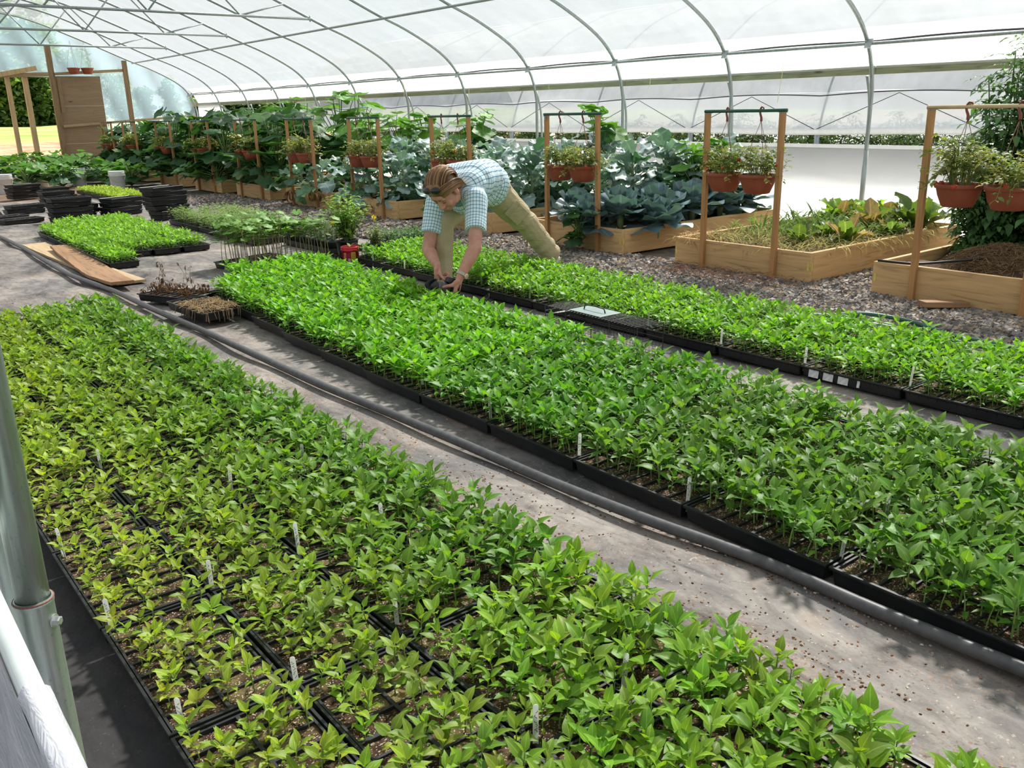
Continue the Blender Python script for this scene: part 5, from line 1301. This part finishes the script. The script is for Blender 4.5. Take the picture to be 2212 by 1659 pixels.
tl = [(8.5,70,1.15,0),(10.2,66,1.05,1),(11.6,71,1.1,2),(12.9,66,.95,0),(14.2,70,.86,1),(15.6,67,.76,2),(17.2,70,.58,0),(19,69,.46,1),(21,70,.40,2),(22.9,70,.38,0),(25.5,71,.30,1),(9.4,76,1.3,2),(12.2,77,1.1,1),(15.,77,.85,0),(28,72,.25,2)]
for i, (x, y, s_, k) in enumerate(tl):
    z = .33+.0173*(y-26)-.1
    t = thing('tree', 'leafy tree at the wood edge beyond the end wall, %s from the left' % ORD[i] if i < 11 else 'taller leafy tree in the back rank of the wood, %s from the left' % ORD[i-11], 'tree', (x,y,z), (0,0,i*1.3), 'trees of the wood beyond the field'); t.scale = (s_,)*3
    obj('crown', TR[k][0], parent=t); obj('trunk', TR[k][1], parent=t)
for i, (x, y, s_) in enumerate([(18.2,44,.75),(20.6,46,.8),(23.4,47,.85),(16.4,45,.6)]):
    t = thing('tree', 'dark tree outside the open right side, beyond the tunnel end, %s' % ['leftmost','second from left','rightmost','small low one'][i], 'tree', (x,y,.5), (0,0,i), 'dark trees past the tunnel end'); t.scale = (s_,s_,.26)
    obj('crown', TR[(i+2)%3][0], parent=t); obj('trunk', TR[(i+2)%3][1], parent=t)
# ------------------------------------------------------------------ the bending man
A = np.array
J = dict(ankF=(3.62,5.437,.085), kneeF=(3.68,5.487,.558), hipF=(4.08,5.60,.745), hipR=(4.29,5.68,.735), pelv=(4.19,5.66,.785), kneeR=(4.62,5.685,.45), ankR=(4.88,5.658,.133),
         waist=(4.05,5.545,.845), chest=(3.83,5.41,.835), neck=(3.68,5.305,.785), shL=(3.655,5.535,.685), elL=(3.52,5.465,.373), wrL=(3.425,5.215,.292), shR=(3.73,5.135,.735), elR=(3.60,4.991,.424), wrR=(3.45,4.975,.232))
J = {k: A(v) for k, v in J.items()}
def nrm(v): v = A(v, float); return v/np.linalg.norm(v)
TOC = nrm(A([-3.6,-5.2,.5])); UP = A([0,0,1.])
IR = CR                                   # to the camera's right
def sph(g, c, r, R=None, n=14, m=10):
    th = np.linspace(0,PI,m); ph = np.arange(n)*2*PI/n
    V = np.concatenate([np.stack([np.sin(t)*np.cos(ph), np.sin(t)*np.sin(ph), np.zeros(n)+np.cos(t)],1) for t in np.clip(th,.02,PI-.02)])
    V = V*A(r)
    if R is not None: V = V@A(R).T
    Q = [(i*n+k, (i+1)*n+k, (i+1)*n+(k+1)%n, i*n+(k+1)%n) for i in range(m-1) for k in range(n)]
    V = V+A(c); T = [(len(V), k, (k+1)%n) for k in range(n)]+[(len(V)+1, (m-1)*n+(k+1)%n, (m-1)*n+k) for k in range(n)]
    g.add(np.concatenate([V, [V[:n].mean(0)], [V[-n:].mean(0)]]), Q, T)
def cap(g, a, b, ra, rb, n=14):
    a, b = A(a,float), A(b,float); L = np.linalg.norm(b-a); k = max(2, int(L/(min(ra,rb)*.45)))
    for t in np.linspace(0,1,k+1): pass
    g.tube([a+(b-a)*t for t in np.linspace(0,1,k+1)], [ra+(rb-ra)*t for t in np.linspace(0,1,k+1)], n); sph(g, a, (ra,)*3, n=n); sph(g, b, (rb,)*3, n=n)
def fuse(name, g, mat, voxel, smooth=4, post=None):
    """melt the overlapping pieces into one continuous skin"""
    me = mesh(name+'_raw', g, mat); o = bpy.data.objects.new('tmp', me); COL.objects.link(o)
    md = o.modifiers.new('r', 'REMESH'); md.mode = 'VOXEL'; md.voxel_size = voxel; md.use_smooth_shade = True
    if smooth: sm = o.modifiers.new('s', 'SMOOTH'); sm.factor = .5; sm.iterations = smooth
    dg_ = bpy.context.evaluated_depsgraph_get(); me2 = bpy.data.meshes.new_from_object(o.evaluated_get(dg_)); me2.name = name
    bpy.data.objects.remove(o); bpy.data.meshes.remove(me)
    me2.materials.clear(); me2.materials.append(mat)
    n = len(me2.vertices); co = np.zeros(n*3, np.float32); me2.vertices.foreach_get('co', co); co = co.reshape(-1,3).astype(float)
    if post is not None:
        co, uv = post(co, me2)
        me2.vertices.foreach_set('co', co.astype(np.float32).ravel())
        if uv is not None:
            ul = me2.uv_layers.new(name='UVMap'); li = np.zeros(len(me2.loops), np.int32); me2.loops.foreach_get('vertex_index', li)
            ul.data.foreach_set('uv', uv[li].astype(np.float32).ravel())
    me2.update(); return me2
SKIN = NT('skin'); v_ = SKIN.co()
SKIN = SKIN.end(SKIN.bsdf(SKIN.ramp(SKIN.noise(18., v_, detail=4), [(.3,(.50,.225,.155)),(.7,(.62,.32,.24))]), .5, 0, .35))
HAIRM = NT('hair'); HAIRM = HAIRM.end(HAIRM.bsdf(HAIRM.ramp(HAIRM.noise(26., HAIRM.co('Object',(1,1,1)), detail=4), [(.3,(.11,.05,.02)),(.7,(.32,.165,.065))]), .42, 0, .5))
KHAKI = NT('khaki'); v_ = KHAKI.co()
KHAKI = KHAKI.end(KHAKI.bsdf(KHAKI.ramp(KHAKI.noise(5., v_, detail=5), [(.3,(.42,.345,.21)),(.7,(.55,.465,.30))]), .85, 0, .2, KHAKI.bump(KHAKI.noise(9., KHAKI.co('Object',(1,1,2.5)), detail=5, dist=1.), .5, .02)))
def m_shirt():
    t = NT('plaid_shirt'); uv = t.n('SeparateXYZ', i_0=t.n('TexCoord').outputs['UV'])
    def lines(o, per, wd, ph=0.): return t.math('LESS_THAN', t.math('FRACT', t.math('ADD', t.math('DIVIDE', o, per), ph)), wd)
    a, b = uv.outputs[0], uv.outputs[1]
    d = t.math('MAXIMUM', lines(a,.024,.17), lines(b,.024,.17)); x = t.math('MULTIPLY', lines(a,.024,.17), lines(b,.024,.17))
    w_ = t.math('MAXIMUM', lines(a,.024,.16,.45), lines(b,.024,.16,.45))
    c = t.mix(w_, (.66,.82,.88), (.88,.93,.95)); c = t.mix(d, c, (.15,.33,.47)); c = t.mix(x, c, (.035,.10,.20))
    return t.end(t.bsdf(c, .85, 0, .2, t.bump(t.noise(8., t.co(), detail=4, dist=.8), .45, .02)))
man = thing('person', 'man bending over in a blue plaid shirt and khaki trousers, holding a black camera', 'person', tuple(J['ankF']*A([1,1,0])))
O = A(man.location)
lat = nrm(J['shR']-J['shL'])
spine = nrm(J['neck']-J['pelv'])
dors = nrm(np.cross(spine, lat)); dors = dors if dors[2] > 0 else -dors
# --- head frame
hc = A([3.515,5.215,.812])
F = nrm(-.03*IR+.60*nrm(A([-.557,-.83,0]))-.40*IR-.84*UP)
U_ = nrm(UP-F*(UP@F)); 
U_ = nrm(U_-.10*IR); U_ = nrm(U_-F*(U_@F)); Rr = np.cross(F, U_)
HM = np.stack([Rr, F, U_], 1)             # head space: x right, y forward, z up
HS = 1.10
def hp(x, y, z): return hc+HM@(A([x,y,z])*HS)
body = Geo()
def hs(c, r): sph(body, hp(*c), A(r)*HS, HM, 18, 14)
hs((0,-.012,.035),(.076,.097,.088)); hs((0,.020,-.030),(.066,.074,.088)); hs((0,.052,-.098),(.032,.030,.024)); hs((0,.032,-.080),(.050,.050,.040))
for s_ in (-1,1):
    hs((s_*.036,.062,-.048),(.026,.024,.030)); hs((s_*.030,.082,.014),(.026,.014,.011)); hs((s_*.079,-.008,-.022),(.010,.020,.034)); hs((s_*.045,.0,-.085),(.022,.040,.026))
    hs((s_*.012,.098,-.047),(.010,.011,.009))
hs((0,.083,.030),(.050,.018,.022))
cap(body, hp(0,.088,.004), hp(0,.110,-.040), .0105*HS, .0145*HS); hs((0,.090,-.074),(.024,.010,.006)); hs((0,.088,-.084),(.019,.010,.007))
cap(body, hp(0,-.03,-.06), J['neck']+(.03,.02,.0), .060, .066)
# torso core, arms, legs
def torso(g, k, w=1.):
    for P, r, lt in ((J['pelv'],.145,.07),(J['waist'],.135,.075),((J['waist']+J['chest'])/2,.142,.09),(J['chest'],.145,.10),((J['chest']+J['neck'])/2,.120,.10)):
        for s_ in (-1,-.5,0,.5,1): sph(g, P+lat*lt*s_*w, (r*k,)*3)
torso(body, .80)
for sh, el, wr in (('shL','elL','wrL'),('shR','elR','wrR')):
    cap(body, (J['chest']+J['neck'])/2, J[sh], .07, .062); cap(body, J[sh], J[el], .056, .047); m = J[el]+(J[wr]-J[el])*.3
    cap(body, J[el], m, .047, .048); cap(body, m, J[wr], .047, .029)
for hp_, kn, an in (('hipF','kneeF','ankF'),('hipR','kneeR','ankR')):
    cap(body, J['pelv'], J[hp_], .11, .10); cap(body, J[hp_], J[kn], .085, .055); cap(body, J[kn], J[an], .055, .04)
# --- hands: palm, four fingers, thumb
def hand(g, w, d, n, s, curl, spread, thumb, sc=1.08):
    """w wrist, d towards the knuckles, n palm side, s from little finger to thumb side"""
    d, n, s = nrm(d), nrm(n), nrm(s); kn = []
    for i, off in enumerate((.030,.010,-.011,-.030)):
        root = w+d*(.092-(.004,0,.003,.012)[i])*sc+s*off*sc; kn.append(root)
        cap(g, w+s*off*.55*sc+d*.012, root, .0165*sc, .0128*sc, 10)
        p = root; a = 0.; L = ((.043,.026,.021),(.047,.030,.022),(.043,.028,.022),(.034,.021,.019))[i]; rr = (.0098,.0100,.0094,.0084)[i]
        for q in range(3):
            a += curl[i][q]; dr = nrm(d*math.cos(a)+n*math.sin(a)+s*spread*(1.5-i)*.25)
            e = p+dr*L[q]*sc; cap(g, p, e, (rr-.0008*q)*sc, (rr-.0008*(q+1))*sc, 10); p = e
        kn.append(p)
    t0 = w+d*.020*sc+s*.024*sc; t1 = t0+nrm(thumb[0])*.045*sc; t2 = t1+nrm(thumb[1])*.034*sc; t3 = t2+nrm(thumb[2])*.026*sc
    cap(g, t0, t1, .0175*sc, .0130*sc, 10); cap(g, t1, t2, .0122*sc, .0108*sc, 10); cap(g, t2, t3, .0106*sc, .0086*sc, 10)
    cap(g, w-d*.02, w+d*.03, .026*sc, .022*sc, 10)
    return p, t3
DN = -UP
dL = nrm(DN*.66+IR*.20+TOC*.50); nL = nrm(IR*.85+TOC*.1+DN*.15); nL = nrm(nL-dL*(nL@dL)); sL = nrm(np.cross(dL,nL)); sL = sL if sL@TOC > 0 else -sL
hand(body, J['wrL'], dL, nL, sL, [(.35,.55,.5),(1.05,1.6,1.1),(1.1,1.65,1.1),(1.15,1.65,1.1)], .12, (dL*.6+sL*.35-IR*.35, DN*.8+dL*.4-IR*.1, DN*.9+IR*.3))
dR = nrm(DN*.90-IR*.25+TOC*.1); nR = nrm(-IR*.9+DN*.2-TOC*.25); nR = nrm(nR-dR*(nR@dR)); sR = nrm(np.cross(dR,nR)); sR = sR if sR@TOC > 0 else -sR
hand(body, J['wrR'], dR, nR, sR, [(.5,.7,.5),(.6,.8,.5),(.6,.9,.5),(.65,.9,.5)], .08, (-IR*.75+DN*.55+TOC*.3, -IR*.95+DN*.12+TOC*.1, -IR*.95+DN*.25))
obj('body', fuse('man_body', body, SKIN, .0046, 3), parent=man, loc=-O)
# --- face details
for s_ in (-1,1):
    gg = Geo(); sph(gg, hp(s_*.031,.0835,-.008), A((.013,.009,.0085))*HS, HM); obj('eyelid', gg, plain('eyelid%d'%s_,(.40,.17,.12),.5), man, loc=-O)
    gg = Geo(); gg.tube([hp(s_*(.018+.013*t), .0955-.010*abs(t-1.)*1.0-.002*t, -.0135-.002*math.sin(t*1.57)) for t in np.linspace(0,2,7)], .0016*HS, 5); obj('eyelashes', gg, INK, man, loc=-O)
    gg = Geo(); gg.tube([hp(s_*(.014+.018*t), .100-.008*t*t*.8, .016+.006*math.sin(t*1.6)) for t in np.linspace(0,2,7)], [.003,.0042,.0045,.004,.0035,.003,.002], 6); obj('eyebrow', gg, HAIRM, man, loc=-O)
gg = Geo(); gg.tube([hp(x,.1005-abs(x)*.25,-.0785+abs(x)*.06) for x in np.linspace(-.024,.024,9)], [.001,.003,.0042,.005,.0052,.005,.0042,.003,.001], 6); obj('lips', gg, plain('lips',(.42,.13,.11),.45), man, loc=-O)
# --- hair: cap plus combed back locks
hg = Geo(); 
def hh(c, r): sph(hg, hp(*c), A(r)*HS, HM, 18, 14)
hh((0,-.030,.058),(.084,.094,.082)); hh((0,-.062,.010),(.080,.066,.080)); hh((0,.040,.082),(.066,.056,.040)); hh((0,.062,.058),(.058,.030,.030))
for s_ in (-1,1): hh((s_*.070,-.020,.022),(.017,.052,.052)); hh((s_*.060,-.075,-.035),(.022,.035,.04))
obj('hair', fuse('man_hair', hg, HAIRM, .0042, 4), parent=man, loc=-O)
HSTR = NT('hair_strands'); HSTR = HSTR.end(HSTR.bsdf(HSTR.n('Attribute', attribute_name='col').outputs[0], .38, 0, .5))
lk = Geo(); r = np.random.default_rng(77)
for i in range(620):
    side = r.random() < .45; x0 = r.uniform(-.078,.078); lift = r.uniform(.0,.010); pts = []; sw = r.uniform(-.004,.004); end = r.uniform(2.2,2.75)
    for t in np.linspace(0,1,11):
        if side:      # swept from the temples round to the nape, flicking out at the tip
            s_ = 1 if x0 > 0 else -1; a = .15+2.4*t; zz = .095-abs(x0)*1.0+.04*math.sin(t*2)-.12*t**1.6
            pts.append(hp(s_*(.030+.060*math.sin(min(a,1.75))+lift+.012*max(0,t-.8)*5), .080*math.cos(a)-.012*t, zz+sw*math.sin(t*7)))
        else:         # combed back over the crown
            a = -1.36+(end+.34)*t+.55*t; rad = math.sqrt(max(.10, 1-(x0/.094)**2))
            pts.append(hp(x0*(1+.18*math.sin(t*PI))+sw*2*math.sin(t*6), -.026-math.sin(a)*(.101+lift)*rad*(1 if math.sin(a) > 0 else 1.06), .042+math.cos(a)*(.094+lift)*rad))
    c = np.array([.22,.105,.040])*r.uniform(.45,1.25) if r.random() < .6 else np.array([.42,.23,.10])*r.uniform(.7,1.15)
    lk.tube(pts, np.r_[.0012,np.full(9,.0022),.0008]*HS, 4, cap=False, col=c)
obj('hair_locks', lk, HSTR, man, loc=-O)['kind'] = 'stuff'
sgm = plain('sunglass_black', (.008,.008,.01), .12, 0, .6)
sg = Geo()
for s_ in (-1,1):
    sph(sg, hp(s_*.036,.080,.099), A((.035,.012,.022))*HS, HM@rx(.85)@rz(-s_*.25))
    sg.tube([hp(s_*.068,.062,.092), hp(s_*.092,.02,.066), hp(s_*.096,-.05,.030)], .004, 6)
sg.tube([hp(-.012,.090,.102), hp(0,.093,.106), hp(.012,.090,.102)], .004, 6)
obj('sunglasses', fuse('sunglasses', sg, sgm, .003, 1), parent=man, loc=-O)
# --- shirt
sh = Geo(); torso(sh, 1.02, 1.08)
for nm, el in (('shL','elL'),('shR','elR')):
    b = J['chest']*.6+J['neck']*.4; cap(sh, b, J[nm]+dors*.005, .115, .082); e = J[nm]+(J[el]-J[nm])*.66; cap(sh, J[nm], e, .082, .076)
ve = J['chest']*.55+J['waist']*.45
for t in np.linspace(0,1,4): sph(sh, (J['chest']*.75+J['neck']*.25)*(1-t)+J['waist']*t-dors*.075, (.135,)*3)
sph(sh, J['waist']-dors*.10-spine*.02, (.12,)*3)
sph(sh, J['pelv']+lat*.05-dors*.02, (.155,)*3)
segs = [(J['pelv']-spine*.1, J['neck'], .16), (J['shL'], J['shL']+(J['elL']-J['shL'])*.66, .085), (J['shR'], J['shR']+(J['elR']-J['shR'])*.66, .085)]
def plaid_uv(co, me):
    best = np.full(len(co), 1e9); uv = np.zeros((len(co),2))
    for i, (a, b, r) in enumerate(segs):
        ax = nrm(b-a); L = np.linalg.norm(b-a); t = np.clip((co-a)@ax, 0 if i else -1, L); d = np.linalg.norm(co-a-t[:,None]*ax, axis=1)/r
        ref = nrm(np.cross(ax, lat if i == 0 else dors)); r2 = np.cross(ax, ref); v = co-a
        ang = np.arctan2(v@r2, v@ref); k = d < best
        uv[k] = np.stack([ang*r, (co-a)@ax],1)[k]; best[k] = d[k]
    # soft folds and flat cut hems
    for i in (1,2):
        a, b, r = segs[i]; ax = nrm(b-a); L = np.linalg.norm(b-a); t = (co-a)@ax; near = (np.linalg.norm(co-a-np.clip(t,0,L+.1)[:,None]*ax,axis=1) < .13) & (t > L-.005)
        co[near] -= ax*(t[near]-(L-.005))[:,None]
    f = .006*np.sin(co@nrm(spine+.6*lat)*60+3*np.sin(co@lat*14))*np.clip(-(co-J['chest'])@dors*6+.5,0,1)
    co = co+dors*f[:,None]
    return co, uv
obj('shirt', fuse('man_shirt', sh, m_shirt(), .0075, 8, plaid_uv), parent=man, loc=-O)
SHM = bpy.data.materials['plaid_shirt']
cg = Geo(); nb = J['neck']+(.0,-.01,.0)-spine*.005; 
cax = nrm(hc-nb); c1 = nrm(np.cross(cax, lat)); c2 = np.cross(cax, c1)
cv = [nb+cax*(.004+h)+(c1*math.cos(a)+c2*math.sin(a))*(.083+.010*k) for k, h in ((0,-.01),(0,.03),(1.6,.012),(2.2,-.012)) for a in np.linspace(.45,2*PI-.45,26)+PI*(1 if (c1@F) > 0 else 0)*1.0+(0 if (c1@F) > 0 else 0)]
cg.grid(A(cv), 26, 4); co_ = obj('collar', cg, plain('collar_blue',(.20,.36,.47),.85,var=.35,nscale=45), man, loc=-O); co_.modifiers.new('s','SOLIDIFY').thickness = .004
ug = Geo(); sph(ug, nb+F*.035-cax*.012, (.062,)*3); obj('undershirt', ug, plain('navy_undershirt',(.012,.013,.05),.9), man, loc=-O)
# --- trousers and shoes
pg = Geo()
for P in (J['hipF'],J['hipR']): sph(pg, P, (.150,)*3)
sph(pg, J['pelv'], (.150,)*3); sph(pg, J['pelv']+spine*.05, (.140,)*3)
cap(pg, J['hipF'], J['kneeF'], .120, .080); cap(pg, J['kneeF'], J['ankF']+(0,0,.02), .078, .068)
cap(pg, J['hipR'], J['kneeR'], .135, .098); cap(pg, J['kneeR'], J['ankR']+(-.02,0,.045), .098, .086)
def folds(co, me):
    a, b = J['hipR'], J['ankR']; ax = nrm(b-a); t = (co-a)@ax; d = co-a-t[:,None]*ax; r = np.linalg.norm(d,axis=1)[:,None]+1e-6
    w_ = np.clip((t-.05)*4,0,1)*(np.linalg.norm(d,axis=1) < .17)
    co = co+d/r*(.0032*(np.sin(t*58+(d@UP)*30+3*np.sin(t*9))+np.sin(t*31-(d@UP)*18+2*np.sin(t*17)))*w_)[:,None]
    a = J['kneeF']; t = (a-co)[:,2]; k = (np.linalg.norm((co-a)[:,:2],axis=1) < .14)*np.clip(t*4,0,1)
    co = co+nrm(co-a)*0+ (TOC*.006)[None,:]*(np.sin(co@IR*70)*k)[:,None]
    return co, None
obj('trousers', fuse('man_trousers', pg, KHAKI, .0075, 5, folds), parent=man, loc=-O)
kp = J['hipR']*.45+J['kneeR']*.55; kd = nrm(J['kneeR']-J['hipR']); ko = nrm(TOC-kd*(TOC@kd)); kr = np.cross(kd,ko)
obj('cargo_pocket', Geo().box(kp+ko*.112, (.14,.17,.018), R=np.stack([kr,kd,ko],1)), KHAKI, man, loc=-O, bevel=.006)
obj('pocket_flap', Geo().box(kp+ko*.120-kd*.065, (.145,.05,.014), R=np.stack([kr,kd,ko],1)), KHAKI, man, loc=-O, bevel=.005)
for nm, P, dirv, pit in (('F', J['ankF'], nrm(A([-.9,-.35,0])), 0.), ('R', J['ankR'], nrm(A([-.95,-.1,0])), .35)):
    sgx = Geo(); base = P*A([1,1,0])+A([0,0,P[2]-.075]); 
    dv = nrm(dirv-UP*math.tan(pit)) if pit else dirv
    cap(sgx, base-dv*.05+UP*.035, base+dv*.06+UP*.032, .042, .046); cap(sgx, base+dv*.06+UP*.03, base+dv*.15+UP*.022, .046, .032); cap(sgx, base-dv*.03+UP*.045, P, .045, .046)
    obj('shoe', fuse('shoe'+nm, sgx, plain('shoe_'+nm,(.55,.54,.54),.6,var=.4), .006, 3), parent=man, loc=-O)
# --- watch
wr, el = J['wrR'], J['elR']; wa = nrm(el-wr); wc = wr+wa*.028; w1 = nrm(np.cross(wa, UP)); w2 = np.cross(wa, w1)
wg = Geo()
for k in (-1,-.33,.33,1): wg.tube([wc+wa*.007*k+(w1*math.cos(a)+w2*math.sin(a))*.0375 for a in np.arange(28)*2*PI/28], .0042, 6, closed=True)
wt_ = obj('watch', wg, plain('watch_band',(.55,.50,.42),.4,.2), man, loc=-O)
fd = nrm(IR*.8+TOC*.35-wa*((IR*.8+TOC*.35)@wa)); fz = np.cross(wa, fd)
obj('watch_face', Geo().lathe([(.019,-.004),(.020,.004),(.017,.007),(.001,.007)], 20, R=np.stack([wa,fz,fd],1), c=wc+fd*.043), plain('watch_face',(.72,.60,.42),.3,.3), wt_)
# ------------------------------------------------------------------ camera in his hands
la = nrm(-IR*.86+TOC*.42+UP*.16); cu = nrm(UP-la*(UP@la)); cx = np.cross(la, cu)
cb = A([3.405,5.035,.158]); CMX = np.stack([cx, la, cu], 1)
dc = thing('camera', 'black camera with a petal lens hood held low by the bending man', 'camera', tuple(cb))
CB_ = plain('camera_black', (.014,.014,.016), .45); GREY = plain('camera_grey',(.10,.10,.105),.5)
bg_ = Geo().box((0,-.02,0), (.135,.055,.092), R=np.eye(3)).box((0,.0,.058), (.060,.058,.034), taper=1.25).box((.052,.012,-.004),(.036,.03,.085))
V = bg_.fin()
def R2(t): t = dict(t); t['V'] = t['V']@CMX.T; return t
obj('camera_body', R2(V), CB_, dc, bevel=.006)
obj('hot_shoe', R2(Geo().box((0,-.005,.077),(.022,.022,.004)).fin()), plain('shoe_metal',(.6,.6,.6),.3,.8), dc, smooth=False)
LZ = rx(-PI/2)
def lens(prof): return R2(Geo().lathe(prof, 28, R=LZ).fin())
obj('lens', lens([(.030,.0),(.034,.012),(.034,.03),(.037,.032),(.037,.062),(.0355,.064),(.0355,.074),(.038,.076),(.038,.112),(.035,.113),(.030,.108),(.001,.106)]), GREY, dc)
obj('red_ring', lens([(.0384,.103),(.0388,.104),(.0388,.107),(.0384,.108)]), plain('lens_red',(.45,.02,.03),.4), dc)
hd = Geo(); n = 40; vv = []
for k, (f, rr) in enumerate(((0,.039),(.5,.046),(1.,.053),(1.,.051),(.5,.044),(0,.037))):
    for i in range(n):
        a = i*2*PI/n; L = .040+.028*math.cos(2*a)*(1 if f else 0); vv.append((rr*math.cos(a), .100+L*f, rr*math.sin(a)))
hd.grid(A(vv), n, 6, wrap=True); obj('lens_hood', R2(hd.fin()), CB_, dc)
obj('lens_marks', R2(Geo().box((.012,.045,.0375),(.012,.004,.001)).box((-.006,.055,.0375),(.010,.004,.001)).box((.02,.09,.0335),(.014,.004,.001),R=ry(.5)).fin()), plain('lens_white',(.75,.75,.75),.5), dc, smooth=False)
sp = spline([cb+CMX@A([-.068,-.02,.03]), cb+A([.05,-.11,-.09]), cb+A([.13,-.20,-.115]), cb+A([.19,-.20,-.05]), cb+A([.10,-.09,-.13]), cb+CMX@A([.06,-.02,-.03])], 30)
stg = A([p+o-cb for p in sp for o in (A([0,0,-.014]), A([0,0,.014]))]); so = obj('strap', Geo().grid(stg, 2, 30), CB_, dc); so.modifiers.new('s','SOLIDIFY').thickness = .003
